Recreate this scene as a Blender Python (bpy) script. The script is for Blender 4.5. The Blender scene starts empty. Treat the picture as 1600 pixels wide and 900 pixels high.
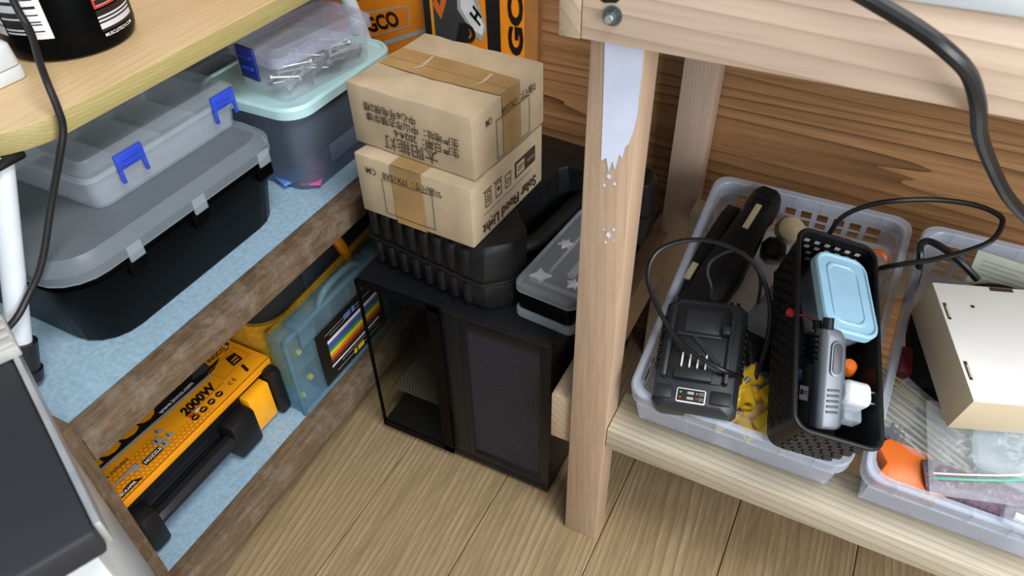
import bpy, bmesh, math, random
from mathutils import Matrix, Vector, Euler
random.seed(7)
SC = bpy.context.scene
COL = SC.collection

# ------------------------------------------------------------------ camera, world, lights, exposure
cam = bpy.data.cameras.new('camera')
cam.sensor_fit = 'HORIZONTAL'; cam.sensor_width = 36.0
cam.lens = 1165.0 / 1600.0 * 36.0
cam.clip_start = 0.02
cam_o = bpy.data.objects.new('camera', cam)
COL.objects.link(cam_o)
_R = Matrix(((0.89194506, -0.28816054, 0.34842145), (0.45175417, 0.59994892, -0.66028741), (-0.0187663, 0.74634094, 0.6652992)))
cam_o.matrix_world = Matrix.Translation((0.16966, -0.56307, 1.02)) @ _R.to_4x4()
cam.dof.use_dof = True; cam.dof.focus_distance = 0.95; cam.dof.aperture_fstop = 9.0
SC.camera = cam_o

world = bpy.data.worlds.new('World'); SC.world = world; world.use_nodes = True
world.node_tree.nodes['Background'].inputs[0].default_value = (0.74, 0.88, 1.0, 1)
world.node_tree.nodes['Background'].inputs[1].default_value = 0.24

def area(name, loc, target, sx, sy, power, col=(1, 1, 1)):
    l = bpy.data.lights.new(name, 'AREA'); l.shape = 'RECTANGLE'; l.size = sx; l.size_y = sy
    l.energy = power; l.color = col
    o = bpy.data.objects.new(name, l); COL.objects.link(o); o.location = loc
    o.rotation_euler = (Vector(target) - Vector(loc)).to_track_quat('-Z', 'Y').to_euler()
    return o
area('shop_ceiling_light', (0.75, -0.42, 2.5), (0.3, -0.1, 0.3), 1.2, 0.6, 44, (1.0, 0.985, 0.96))
area('shop_door_daylight', (1.5, -0.85, 1.0), (0.5, 0.1, 0.2), 0.9, 1.1, 36, (0.97, 0.98, 1.0))

vs = SC.view_settings
vs.view_transform = 'Standard'; vs.look = 'None'; vs.gamma = 1.0; vs.use_curve_mapping = False
vs.exposure = 0.18

# ------------------------------------------------------------------ materials
def lin(h):
    h = h.lstrip('#'); o = []
    for i in (0, 2, 4):
        c = int(h[i:i + 2], 16) / 255.0
        o.append(c / 12.92 if c <= 0.04045 else ((c + 0.055) / 1.055) ** 2.4)
    return (o[0], o[1], o[2], 1.0)

def new_mat(name):
    m = bpy.data.materials.new(name); m.use_nodes = True
    nt = m.node_tree
    return m, nt, nt.nodes['Principled BSDF'], nt.nodes['Material Output']

def plain(name, col, rough=0.5, metal=0.0, noise=0.06, scale=40.0, bump=0.0, coat=0.0, spec=0.5):
    m, nt, b, out = new_mat(name)
    b.inputs['Specular IOR Level'].default_value = spec
    c = lin(col)
    b.inputs['Roughness'].default_value = rough; b.inputs['Metallic'].default_value = metal
    b.inputs['Coat Weight'].default_value = coat
    tc = nt.nodes.new('ShaderNodeTexCoord'); n = nt.nodes.new('ShaderNodeTexNoise')
    n.inputs['Scale'].default_value = scale; n.inputs['Detail'].default_value = 4
    nt.links.new(tc.outputs['Object'], n.inputs['Vector'])
    r = nt.nodes.new('ShaderNodeValToRGB')
    r.color_ramp.elements[0].position = 0.3; r.color_ramp.elements[1].position = 0.7
    r.color_ramp.elements[0].color = tuple(max(0, x * (1 - noise * 2)) for x in c[:3]) + (1,)
    r.color_ramp.elements[1].color = tuple(min(1, x * (1 + noise * 2)) for x in c[:3]) + (1,)
    nt.links.new(n.outputs['Fac'], r.inputs['Fac']); nt.links.new(r.outputs['Color'], b.inputs['Base Color'])
    if bump:
        bp = nt.nodes.new('ShaderNodeBump'); bp.inputs['Strength'].default_value = bump; bp.inputs['Distance'].default_value = 0.002
        nt.links.new(n.outputs['Fac'], bp.inputs['Height']); nt.links.new(bp.outputs['Normal'], b.inputs['Normal'])
    return m

def clear(name, col, fac, rough=0.2, tint='#ffffff', bump=0.0, scale=30):
    m, nt, b, out = new_mat(name)
    b.inputs['Base Color'].default_value = lin(col); b.inputs['Roughness'].default_value = rough
    t = nt.nodes.new('ShaderNodeBsdfTransparent'); t.inputs[0].default_value = lin(tint)
    mx = nt.nodes.new('ShaderNodeMixShader')
    tc = nt.nodes.new('ShaderNodeTexCoord'); n = nt.nodes.new('ShaderNodeTexNoise'); n.inputs['Scale'].default_value = scale
    nt.links.new(tc.outputs['Object'], n.inputs['Vector'])
    mr = nt.nodes.new('ShaderNodeMapRange'); mr.inputs['To Min'].default_value = fac * 0.93; mr.inputs['To Max'].default_value = min(1, fac * 1.07)
    nt.links.new(n.outputs['Fac'], mr.inputs['Value']); nt.links.new(mr.outputs['Result'], mx.inputs[0])
    nt.links.new(t.outputs[0], mx.inputs[1]); nt.links.new(b.outputs[0], mx.inputs[2])
    nt.links.new(mx.outputs[0], out.inputs['Surface'])
    if bump:
        bp = nt.nodes.new('ShaderNodeBump'); bp.inputs['Strength'].default_value = bump; bp.inputs['Distance'].default_value = 0.004
        nt.links.new(n.outputs['Fac'], bp.inputs['Height']); nt.links.new(bp.outputs['Normal'], b.inputs['Normal'])
    return m

def wood(name, dark, mid, light, axis, ring=40.0, dist=10.0, dscale=0.12, lines=0.5, power=3.0, fine=0.4, rough=0.55, contrast=(0.3, 0.5, 0.7), stretch=0.06, bump=0.08, blotch=9.0, worn=None):
    """sawn wood: thin growth-ring lines bent by slow noise, fine fibre streaks, broad tone shifts; grain along axis (0,1,2)"""
    m, nt, b, out = new_mat(name)
    L = nt.links.new
    b.inputs['Roughness'].default_value = rough
    tc = nt.nodes.new('ShaderNodeTexCoord'); oi = nt.nodes.new('ShaderNodeObjectInfo')
    mul = nt.nodes.new('ShaderNodeMath'); mul.operation = 'MULTIPLY'; mul.inputs[1].default_value = 7.31
    L(oi.outputs['Random'], mul.inputs[0])
    add = nt.nodes.new('ShaderNodeVectorMath'); add.operation = 'ADD'
    L(tc.outputs['Object'], add.inputs[0]); L(mul.outputs[0], add.inputs[1])
    mp = nt.nodes.new('ShaderNodeMapping')
    s = [1.0, 1.0, 1.0]; s[axis] = stretch
    mp.inputs['Scale'].default_value = s
    L(add.outputs[0], mp.inputs['Vector'])
    def noise(scale, detail, rgh=0.55):
        n = nt.nodes.new('ShaderNodeTexNoise'); n.inputs['Scale'].default_value = scale; n.inputs['Detail'].default_value = detail; n.inputs['Roughness'].default_value = rgh
        L(mp.outputs[0], n.inputs['Vector']); return n.outputs['Fac']
    def mathn(op, a, v):
        n = nt.nodes.new('ShaderNodeMath'); n.operation = op; n.use_clamp = True
        L(a, n.inputs[0])
        if isinstance(v, float): n.inputs[1].default_value = v
        else: L(v, n.inputs[1])
        return n.outputs[0]
    big = noise(blotch, 5, 0.6); fn = noise(260, 5, 0.65)
    wv = nt.nodes.new('ShaderNodeTexWave'); wv.wave_type = 'BANDS'; wv.bands_direction = 'DIAGONAL'; wv.wave_profile = 'SAW'
    wv.inputs['Scale'].default_value = ring; wv.inputs['Distortion'].default_value = dist
    wv.inputs['Detail'].default_value = 2.5; wv.inputs['Detail Scale'].default_value = dscale; wv.inputs['Detail Roughness'].default_value = 0.5
    L(mp.outputs[0], wv.inputs['Vector'])
    ln = mathn('MULTIPLY', mathn('POWER', wv.outputs['Fac'], power), mathn('MULTIPLY', fn, 1.7))
    br = nt.nodes.new('ShaderNodeMapRange'); br.inputs['From Min'].default_value = 0.34; br.inputs['From Max'].default_value = 0.62; br.inputs['To Min'].default_value = 0.35; br.inputs['To Max'].default_value = 1.25
    L(big, br.inputs['Value'])
    ln = mathn('MULTIPLY', mathn('MULTIPLY', ln, lines), br.outputs['Result'])
    c = nt.nodes.new('ShaderNodeMix'); c.inputs[0].default_value = fine
    L(big, c.inputs[2]); L(fn, c.inputs[3])
    r = nt.nodes.new('ShaderNodeValToRGB')
    e = r.color_ramp.elements
    e[0].position = contrast[0]; e[0].color = lin(dark) if worn else tuple((p + q) / 2 for p, q in zip(lin(dark), lin(mid))); e[1].position = contrast[2]; e[1].color = lin(light)
    k = e.new(contrast[1]); k.color = lin(mid)
    L(c.outputs[0], r.inputs['Fac'])
    lm = nt.nodes.new('ShaderNodeMix'); lm.data_type = 'RGBA'; lm.inputs[7].default_value = lin(dark)
    L(ln, lm.inputs[0]); L(r.outputs['Color'], lm.inputs[6])
    src = lm.outputs[2]
    if worn:
        wn = nt.nodes.new('ShaderNodeTexNoise'); wn.inputs['Scale'].default_value = 26; wn.inputs['Detail'].default_value = 8; wn.inputs['Roughness'].default_value = 0.75
        L(add.outputs[0], wn.inputs['Vector'])
        wr = nt.nodes.new('ShaderNodeMapRange'); wr.inputs['From Min'].default_value = 0.48; wr.inputs['From Max'].default_value = 0.72; wr.inputs['To Max'].default_value = 0.75
        L(wn.outputs['Fac'], wr.inputs['Value'])
        mx = nt.nodes.new('ShaderNodeMix'); mx.data_type = 'RGBA'; mx.inputs[7].default_value = lin(worn)
        L(wr.outputs['Result'], mx.inputs[0]); L(src, mx.inputs[6]); src = mx.outputs[2]
    L(src, b.inputs['Base Color'])
    bp = nt.nodes.new('ShaderNodeBump'); bp.inputs['Strength'].default_value = bump; bp.inputs['Distance'].default_value = 0.0015
    L(fn, bp.inputs['Height']); L(bp.outputs['Normal'], b.inputs['Normal'])
    return m

def holes(name, col, pitch, thr=0.32, rough=0.4, vecaxes='xz'):
    """perforated sheet: real see-through holes on a staggered grid"""
    m, nt, b, out = new_mat(name); L = nt.links.new
    b.inputs['Base Color'].default_value = lin(col); b.inputs['Roughness'].default_value = rough
    tc = nt.nodes.new('ShaderNodeTexCoord'); sp = nt.nodes.new('ShaderNodeSeparateXYZ'); L(tc.outputs['Object'], sp.inputs[0])
    def math_(op, a, v=None, b2=None):
        n = nt.nodes.new('ShaderNodeMath'); n.operation = op
        if isinstance(a, (int, float)): n.inputs[0].default_value = a
        else: L(a, n.inputs[0])
        if v is not None:
            if isinstance(v, (int, float)): n.inputs[1].default_value = v
            else: L(v, n.inputs[1])
        return n.outputs[0]
    A = sp.outputs[vecaxes[0].upper()]; B = sp.outputs[vecaxes[1].upper()]
    row = math_('FLOOR', math_('DIVIDE', B, pitch * 0.87))
    odd = math_('MULTIPLY', math_('MODULO', math_('ABSOLUTE', row), 2.0), 0.5)
    fx = math_('SUBTRACT', math_('FRACT', math_('ADD', math_('DIVIDE', A, pitch), odd)), 0.5)
    fz = math_('SUBTRACT', math_('FRACT', math_('DIVIDE', B, pitch * 0.87)), 0.5)
    d = math_('SQRT', math_('ADD', math_('MULTIPLY', fx, fx), math_('MULTIPLY', fz, fz)))
    h = math_('LESS_THAN', d, thr)
    t = nt.nodes.new('ShaderNodeBsdfTransparent'); mx = nt.nodes.new('ShaderNodeMixShader')
    L(h, mx.inputs[0]); L(b.outputs[0], mx.inputs[1]); L(t.outputs[0], mx.inputs[2]); L(mx.outputs[0], out.inputs['Surface'])
    return m

def stripes(name, a, b_, axis, freq, duty=0.5, rough=0.5):
    m, nt, b, out = new_mat(name); L = nt.links.new
    b.inputs['Roughness'].default_value = rough
    tc = nt.nodes.new('ShaderNodeTexCoord')
    wn = nt.nodes.new('ShaderNodeTexWhiteNoise'); wn.noise_dimensions = '1D'
    sp = nt.nodes.new('ShaderNodeSeparateXYZ'); L(tc.outputs['Object'], sp.inputs[0])
    mu = nt.nodes.new('ShaderNodeMath'); mu.operation = 'MULTIPLY'; mu.inputs[1].default_value = freq; L(sp.outputs[axis], mu.inputs[0])
    fl = nt.nodes.new('ShaderNodeMath'); fl.operation = 'FLOOR'; L(mu.outputs[0], fl.inputs[0])
    L(fl.outputs[0], wn.inputs['W'])
    gt = nt.nodes.new('ShaderNodeMath'); gt.operation = 'GREATER_THAN'; gt.inputs[1].default_value = duty; L(wn.outputs['Value'], gt.inputs[0])
    mx = nt.nodes.new('ShaderNodeMix'); mx.data_type = 'RGBA'; mx.inputs[6].default_value = lin(a); mx.inputs[7].default_value = lin(b_)
    L(gt.outputs[0], mx.inputs[0]); L(mx.outputs[2], b.inputs['Base Color'])
    return m

PINE_X = wood('pine_grain_x', '#9d7f68', '#dcc4ae', '#e6d2be', 0, ring=42, dist=22, dscale=0.07, lines=0.75, power=4.0, fine=0.3, stretch=0.04)
PINE_Y = wood('pine_grain_y', '#86705c', '#bba58c', '#cfbca4', 1, ring=42, dist=16, dscale=0.08, lines=0.7, power=4.0, fine=0.35, stretch=0.045)
PINE_Z = wood('pine_grain_z', '#876b53', '#bfa58b', '#d0bba2', 2, ring=70, dist=22, dscale=0.08, lines=0.7, power=3.5, fine=0.35, stretch=0.06)
PINE_Z2 = wood('pine_rear_post', '#8f7969', '#c0a893', '#cdb6a0', 2, ring=130, dist=6, dscale=0.08, lines=0.6, power=3.0, fine=0.4)
PINE_GREY = wood('pine_weathered', '#7d7564', '#b9ae99', '#ccc3af', 0, ring=55, dist=34, dscale=0.08, lines=0.6, power=3.5, fine=0.35, stretch=0.06)
OLD_Y = wood('old_shelf_wood_y', '#3c2e22', '#66533f', '#86745f', 1, ring=50, dist=18, lines=0.5, fine=0.5, contrast=(0.3, 0.5, 0.72), bump=0.3, stretch=0.12, blotch=16, worn='#8c8172')
OLD_Z = wood('old_shelf_wood_z', '#3c2e22', '#64503c', '#7f6c57', 2, ring=50, dist=18, lines=0.5, fine=0.5, contrast=(0.3, 0.5, 0.72), bump=0.3, stretch=0.12, blotch=16, worn='#857a6a')
WALLW = wood('dark_wall_laminate', '#412814', '#a0774f', '#ba8d64', 0, ring=26, dist=34, dscale=0.34, lines=0.85, power=4.0, fine=0.5, contrast=(0.36, 0.5, 0.66), stretch=0.03, rough=0.4, bump=0.02, blotch=40)
FLOORW = wood('oak_floor_laminate', '#5f4e34', '#988363', '#b09b7a', 1, ring=62, dist=40, dscale=0.10, lines=0.62, power=2.2, fine=0.5, contrast=(0.36, 0.5, 0.66), stretch=0.07, rough=0.4, bump=0.02, blotch=22)
VENEER = wood('table_veneer', '#b8945f', '#d9ba8c', '#e6cba0', 1, ring=60, dist=14, lines=0.3, fine=0.5, rough=0.4, bump=0.02)
EDGE = wood('table_edge_band', '#827545', '#a79b66', '#bbae7c', 1, ring=150, dist=5, lines=0.5, fine=0.4, rough=0.45, bump=0.02)
CARD = plain('cardboard', '#b5a286', 0.8, noise=0.045, scale=26, bump=0.12)
CARDIN = plain('cardboard_flap_seam', '#9a7a55', 0.85)  # darker brown for the line where the box flaps meet
CREAM = plain('cream_carton', '#c4b497', 0.75, noise=0.03, scale=14)  # darker copy of the carton's top colour, for its shaded sides
TAPE = plain('brown_packing_tape', '#a08257', 0.22, noise=0.08, scale=18)
INK = plain('print_ink', '#3a2d22', 0.8)
BLACK = plain('black_plastic', '#121316', 0.45, noise=0.12, scale=25, bump=0.1, spec=0.3)
BLACKG = plain('black_glossy_plastic', '#050607', 0.32, noise=0.15, scale=12, spec=0.06)
RUBBER = plain('black_cable_rubber', '#141518', 0.4)
SOFTBLK = plain('black_fabric', '#15161a', 0.85, noise=0.15, scale=200, bump=0.2)
CASEBLK = plain('black_blow_mould', '#131416', 0.48, noise=0.15, scale=60, bump=0.18, spec=0.35)
SLATE = plain('dark_slate_plastic', '#252b32', 0.42, noise=0.06)
SLATE2 = plain('slate_plastic_recess', '#171b21', 0.5)
PCBLK = plain('pc_case_black', '#0f1014', 0.4, noise=0.05, spec=0.3)
METAL = plain('zinc_steel', '#c6ccd2', 0.34, 0.75)
BOLTM = plain('bolt_steel', '#7f8a8a', 0.35, 0.9)
WHITE = plain('white_plastic', '#cfd6da', 0.4, noise=0.02)
TUBEW = plain('white_painted_tube', '#d5dde6', 0.3, noise=0.02)
PAINT = plain('white_wall_paint', '#d3dcf2', 0.7, noise=0.02, scale=60)
VINYL = plain('blue_grey_vinyl', '#90adc2', 0.55, noise=0.07, scale=160, bump=0.1)
VCREASE = plain('vinyl_crease', '#a6bfd0', 0.55)
ORANGE = plain('orange_print', '#ee9a12', 0.42, noise=0.02)
ORANGE2 = plain('orange_print_deep', '#e28412', 0.45, noise=0.03)
HEXO = plain('orange_print_dark', '#cf7d08', 0.45)
PBLACK = plain('black_print', '#17130f', 0.45)
PWHITE = plain('white_print', '#e6e6e6', 0.5)
PGREY = plain('grey_print', '#a9a9a6', 0.5)
PDGREY = plain('dark_grey_print', '#3c3c3e', 0.5)
PRED = plain('red_print', '#c8382c', 0.5)
YELLOW = plain('yellow_plastic', '#f0a714', 0.4, noise=0.03)
YBAG = plain('yellow_bag_fabric', '#c48a10', 0.8, noise=0.1, scale=120)
YCONN = plain('yellow_connector_plastic', '#eec52c', 0.35, noise=0.04)
BLUE = plain('blue_latch_plastic', '#2c48c0', 0.35, noise=0.04)
NAVY = plain('navy_label', '#1d2c7a', 0.4)
TEAL = plain('mint_lid_plastic', '#aed2d6', 0.38, noise=0.02)
AQUA = plain('aqua_lid_plastic', '#9fcbe4', 0.38, noise=0.02)
ORPL = plain('orange_tool_plastic', '#e06d1c', 0.4, noise=0.04)
REDPL = plain('red_plastic', '#c01f38', 0.4)
MAROON = plain('dark_red_plastic', '#701426', 0.5)
PINK = plain('pink_packet', '#d05a92', 0.4)
BLUEP = plain('blue_packet', '#4f7cc0', 0.4)
PURP = plain('purple_grey_mesh', '#6d5a68', 0.7, noise=0.2, scale=300, bump=0.3)
BEIGE = plain('beige_plastic', '#c8b592', 0.5)
STICK = plain('pale_green_stick', '#a8a884', 0.4, noise=0.04)
GREENZ = plain('green_zip', '#4fb893', 0.4)
RADIOG = plain('radio_grey', '#666c74', 0.38, 0.25, noise=0.03)
RADIOD = plain('radio_dark', '#383c42', 0.45, noise=0.04)
DPANEL = plain('dark_laminate_panel', '#1c2028', 0.5, noise=0.06, scale=10)
PLASTER = plain('plaster', '#b9b4ab', 0.8)
CLEARP = clear('clear_plastic', '#d5dbe6', 0.13, 0.18)
BOXCL = clear('bolt_box_plastic', '#c2c8e2', 0.24, 0.22)
FROST = clear('frosted_plastic', '#c6d2de', 0.30, 0.32)
LIDF = clear('frosted_lid', '#b2c0cc', 0.30, 0.28)
BASKP = clear('translucent_basket', '#d2def2', 0.36, 0.25)
TUBCL = clear('smoky_tub', '#8f9dae', 0.26, 0.2, tint='#d5dce6')
TEALCL = clear('teal_clear_plastic', '#9fbccb', 0.17, 0.18, tint='#d6e8ee')
BAGCL = clear('polythene', '#dfe6ee', 0.18, 0.10, bump=0.9, scale=55)
GLASS = clear('tinted_glass', '#1a1c1c', 0.04, 0.02, tint='#f8f9f6')
MESHS = holes('pc_mesh_sheet', '#2a2c38', 0.0042, 0.30)
SHROUD = holes('pc_shroud_mesh', '#55534a', 0.006, 0.30, vecaxes='xy')
BARCODE = stripes('barcode_print', '#e4e6ea', '#1a1a1c', 'Z', 700, 0.55)
TXTWHITE = stripes('small_print_white', '#15161a', '#c9ccd2', 'Z', 520, 0.45)
TXTGREY = stripes('small_print_grey', '#d2d5de', '#7d8088', 'Z', 330, 0.72)
TXTDARK = stripes('small_print_dark', '#ee9a12', '#3a2a10', 'X', 300, 0.55)

# ------------------------------------------------------------------ mesh helpers
def rr(w, d, r, n=5, cx=0.0, cy=0.0):
    r = min(r, w / 2 - 1e-5, d / 2 - 1e-5); pts = []
    for (sx, sy, a0) in ((1, 1, 0), (-1, 1, 90), (-1, -1, 180), (1, -1, 270)):
        for i in range(n + 1):
            a = math.radians(a0 + 90.0 * i / n)
            pts.append((cx + sx * (w / 2 - r) + r * math.cos(a), cy + sy * (d / 2 - r) + r * math.sin(a)))
    return pts

def spline(pts, k=6):
    P = [Vector(p) for p in pts]; out = []
    for i in range(len(P) - 1):
        p0 = P[max(i - 1, 0)]; p1 = P[i]; p2 = P[i + 1]; p3 = P[min(i + 2, len(P) - 1)]
        for j in range(k):
            t = j / k
            out.append(0.5 * ((2 * p1) + (p2 - p0) * t + (2 * p0 - 5 * p1 + 4 * p2 - p3) * t * t + (3 * p1 - p0 - 3 * p2 + p3) * t ** 3))
    out.append(P[-1]); return out

class MB:
    def __init__(s): s.v = []; s.f = []
    def add(s, vs, fs):
        b = len(s.v); s.v += [tuple(v) for v in vs]; s.f += [tuple(i + b for i in f) for f in fs]; return s
    def box(s, x0, x1, y0, y1, z0, z1):
        x0, x1 = min(x0, x1), max(x0, x1); y0, y1 = min(y0, y1), max(y0, y1); z0, z1 = min(z0, z1), max(z0, z1)
        return s.add([(x0, y0, z0), (x1, y0, z0), (x1, y1, z0), (x0, y1, z0), (x0, y0, z1), (x1, y0, z1), (x1, y1, z1), (x0, y1, z1)],
                     [(0, 3, 2, 1), (4, 5, 6, 7), (0, 1, 5, 4), (1, 2, 6, 5), (2, 3, 7, 6), (3, 0, 4, 7)])
    def loft(s, rings, cap0=True, cap1=True, close=False):
        n = len(rings[0]); vs = [p for r in rings for p in r]; fs = []
        m = len(rings)
        for k in range(m if close else m - 1):
            a = k * n; b = ((k + 1) % m) * n
            for i in range(n):
                j = (i + 1) % n; fs.append((a + i, a + j, b + j, b + i))
        if not close:
            if cap0: fs.append(tuple(reversed(range(n))))
            if cap1: fs.append(tuple(range((m - 1) * n, m * n)))
        return s.add(vs, fs)
    def prism(s, poly, z0, z1):
        return s.loft([[(x, y, z0) for x, y in poly], [(x, y, z1) for x, y in poly]])
    def tube(s, pts, r, n=8, r1=None):
        P = [Vector(p) for p in pts]; rings = []; up = None
        for i, p in enumerate(P):
            t = (P[min(i + 1, len(P) - 1)] - P[max(i - 1, 0)]).normalized()
            if up is None:
                up = Vector((0, 0, 1)) if abs(t.z) < 0.9 else Vector((1, 0, 0))
            a = t.cross(up).normalized(); up = a.cross(t).normalized()
            rad = r if r1 is None else r + (r1 - r) * i / (len(P) - 1)
            rings.append([p + (a * math.cos(2 * math.pi * k / n) + up * math.sin(2 * math.pi * k / n)) * rad for k in range(n)])
        rings = [list(reversed(q)) for q in rings]
        return s.loft(rings)
    def lathe(s, prof, n=32, c=(0, 0)):
        return s.loft([[(c[0] + r * math.cos(2 * math.pi * k / n), c[1] + r * math.sin(2 * math.pi * k / n), z) for k in range(n)] for r, z in prof])
    def tub(s, w, d, h, r, t=0.002, taper=0.9, z0=0.0, cx=0, cy=0, n=5):
        """open-topped container with real wall thickness"""
        def ring(k, z, ins): return [(x, y, z) for x, y in rr(w * k - 2 * ins, d - w * (1 - k) - 2 * ins, max(r - ins, 0.001), n, cx, cy)]
        return s.loft([ring(taper * 0.985, z0, 0), ring(taper, z0 + 0.003, 0), ring(1, z0 + h, 0), ring(1, z0 + h, t), ring(taper, z0 + t + 0.003, t), ring(taper * 0.985, z0 + t, t)])
    def build(s, name, mat, parent=None, bevel=0.0, seg=2, smooth=35, M=None):
        me = bpy.data.meshes.new(name)
        bm = bmesh.new()
        vv = [bm.verts.new(v) for v in s.v]
        for f in s.f:
            try: bm.faces.new([vv[i] for i in f])
            except ValueError: pass
        bmesh.ops.recalc_face_normals(bm, faces=bm.faces)
        if bevel > 0:
            ed = [e for e in bm.edges if len(e.link_faces) == 2 and e.calc_face_angle(0) > math.radians(35)]
            bmesh.ops.bevel(bm, geom=ed, offset=bevel, segments=seg, profile=0.5, affect='EDGES', clamp_overlap=True)
        bm.to_mesh(me); bm.free()
        if smooth:
            me.polygons.foreach_set('use_smooth', [True] * len(me.polygons)); me.set_sharp_from_angle(angle=math.radians(smooth))
        me.materials.append(mat)
        o = bpy.data.objects.new(name, me); COL.objects.link(o)
        if parent is not None: o.parent = parent
        if M is not None: o.matrix_basis = M
        return o

def thing(name, label, cat, loc=(0, 0, 0), rot=(0, 0, 0), group=None, M=None):
    o = bpy.data.objects.new(name, None); COL.objects.link(o); o.empty_display_size = 0.02
    if M is not None: o.matrix_basis = M
    else:
        o.location = loc; o.rotation_euler = tuple(math.radians(a) for a in rot)
    return tag(o, label, cat, group)

def tag(o, label, cat, group=None):
    o['label'] = label; o['category'] = cat
    if group: o['group'] = group
    return o

def struct(o, label=None):
    o['kind'] = 'structure'
    if label: o['label'] = label
    return o

def MX(loc, rot): return Matrix.Translation(loc) @ Euler(tuple(math.radians(a) for a in rot), 'XYZ').to_matrix().to_4x4()

class Face:
    """a printed face of a thing: 2-D coordinates on a plane, prints lie a fraction of a millimetre proud"""
    def __init__(s, parent, origin, xd, yd):
        x = Vector(xd).normalized(); y = Vector(yd).normalized(); z = x.cross(y)
        s.p = parent
        s.m = Matrix.Translation(origin) @ Matrix((x, y, z)).transposed().to_4x4()
    def poly(s, name, pts, mat, lift=0.0004):
        mb = MB(); mb.add([s.m @ Vector((x, y, lift)) for x, y in pts], [tuple(range(len(pts)))])
        return mb.build(name, mat, s.p, smooth=0)
    def rect(s, name, x0, y0, x1, y1, mat, lift=0.0004):
        return s.poly(name, [(x0, y0), (x1, y0), (x1, y1), (x0, y1)], mat, lift)
    def frame(s, name, x0, y0, x1, y1, t, mat, lift=0.0004):
        mb = MB()
        for a, b, c, d in ((x0, y0, x1, y0 + t), (x0, y1 - t, x1, y1), (x0, y0, x0 + t, y1), (x1 - t, y0, x1, y1)):
            mb.add([s.m @ Vector((p, q, lift)) for p, q in ((a, b), (c, b), (c, d), (a, d))], [(0, 1, 2, 3)])
        return mb.build(name, mat, s.p, smooth=0)
    def disc(s, name, x, y, r, mat, lift=0.0004, n=16, r2=None):
        if r2 is None:
            return s.poly(name, [(x + r * math.cos(2 * math.pi * i / n), y + r * math.sin(2 * math.pi * i / n)) for i in range(n)], mat, lift)
        mb = MB(); vs = []
        for q in (r, r2): vs += [s.m @ Vector((x + q * math.cos(2 * math.pi * i / n), y + q * math.sin(2 * math.pi * i / n), lift)) for i in range(n)]
        mb.add(vs, [(i, (i + 1) % n, n + (i + 1) % n, n + i) for i in range(n)])
        return mb.build(name, mat, s.p, smooth=0)
    def text(s, body, x, y, size, mat, lift=0.0006, bold=0.0, shear=0.0, sx=1.0, rot=0.0, name='printed_text', align='LEFT', warp=None):
        cu = bpy.data.curves.new('txt', 'FONT'); cu.body = body; cu.size = size; cu.shear = shear; cu.offset = bold * size; cu.align_x = align
        cu.resolution_u = 3
        t = bpy.data.objects.new('txt', cu); COL.objects.link(t)
        me = bpy.data.meshes.new_from_object(t.evaluated_get(bpy.context.evaluated_depsgraph_get()))
        bpy.data.objects.remove(t); bpy.data.curves.remove(cu)
        R = Matrix.Rotation(math.radians(rot), 4, 'Z')
        for v in me.vertices:
            q = R @ Vector((v.co.x * sx, v.co.y, 0))
            q = Vector((x + q.x, y + q.y, lift))
            v.co = warp(q) if warp else s.m @ q
        me.name = name; me.materials.clear(); me.materials.append(mat)
        o = bpy.data.objects.new(name, me); COL.objects.link(o); o.parent = s.p
        return o

# ================================================================== the setting
fl = struct(MB().box(-1.3, 1.3, -1.6, 0.46, -0.03, -0.006).build('floor', PDGREY, smooth=0), 'oak laminate floor of long planks')
for k in range(-7, 7):
    x0 = 0.0055 + 0.1725 * k
    MB().box(x0 + 0.0007, x0 + 0.1718, -1.6, 0.44, -0.006, 0.0).build('floor_plank', FLOORW, fl, bevel=0.0006, seg=1)
struct(MB().box(-1.3, 1.3, 0.44, 0.46, 0.0, 1.5).build('wall_back', WALLW, smooth=0), 'dark walnut laminate back wall')
struct(MB().box(-1.02, -1.0, -1.6, 0.44, 0.0, 1.5).build('wall_left', PLASTER, smooth=0), 'plain side wall behind the shelf')

# ================================================================== raw timber workbench
wb = thing('workbench', 'raw pine workbench with white painted patch on its front leg', 'workbench')
fp = MB().box(-0.048, 0.0, 0.0, 0.043, 0.0, 0.80).build('leg', PINE_Z, wb, bevel=0.0015)
pts = [(-0.0355, 0.772), (-0.0005, 0.772), (-0.0008, 0.70), (-0.003, 0.684), (-0.006, 0.672), (-0.009, 0.668), (-0.011, 0.655), (-0.014, 0.659), (-0.017, 0.641),
       (-0.020, 0.65), (-0.023, 0.638), (-0.026, 0.652), (-0.031, 0.648), (-0.0325, 0.70), (-0.034, 0.74)]
Face(fp, (0, 0, 0), (1, 0, 0), (0, 0, 1)).poly('paint_patch', pts, PAINT, 0.0006)['label'] = 'flaking white paint patch'
sp = Face(fp, (0, 0, 0), (1, 0, 0), (0, 0, 1))
for (x, z, s) in ((-0.018, 0.566, 0.0038), (-0.013, 0.574, 0.0022), (-0.022, 0.633, 0.0026), (-0.026, 0.622, 0.0018), (-0.016, 0.627, 0.0022), (-0.02, 0.556, 0.002), (-0.012, 0.561, 0.0016), (-0.023, 0.571, 0.0014)):
    sp.poly('paint_fleck', [(x + s * math.cos(a) * random.uniform(.5, 1), z + s * 1.3 * math.sin(a) * random.uniform(.4, 1)) for a in [i * 0.63 for i in range(10)]], PAINT, 0.0005)
MB().box(-0.062, -0.014, 0.39, 0.433, 0.0, 0.836).build('leg', PINE_Z2, wb, bevel=0.0015)
bm_ = MB().box(-0.0465, 1.25, -0.026, 0.0, 0.7715, 0.836).build('apron_beam', PINE_X, wb, bevel=0.0015)
MB().box(-0.066, -0.047, -0.026, 0.44, 0.7705, 0.836).build('side_rail', PINE_Y, wb, bevel=0.0015)
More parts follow.
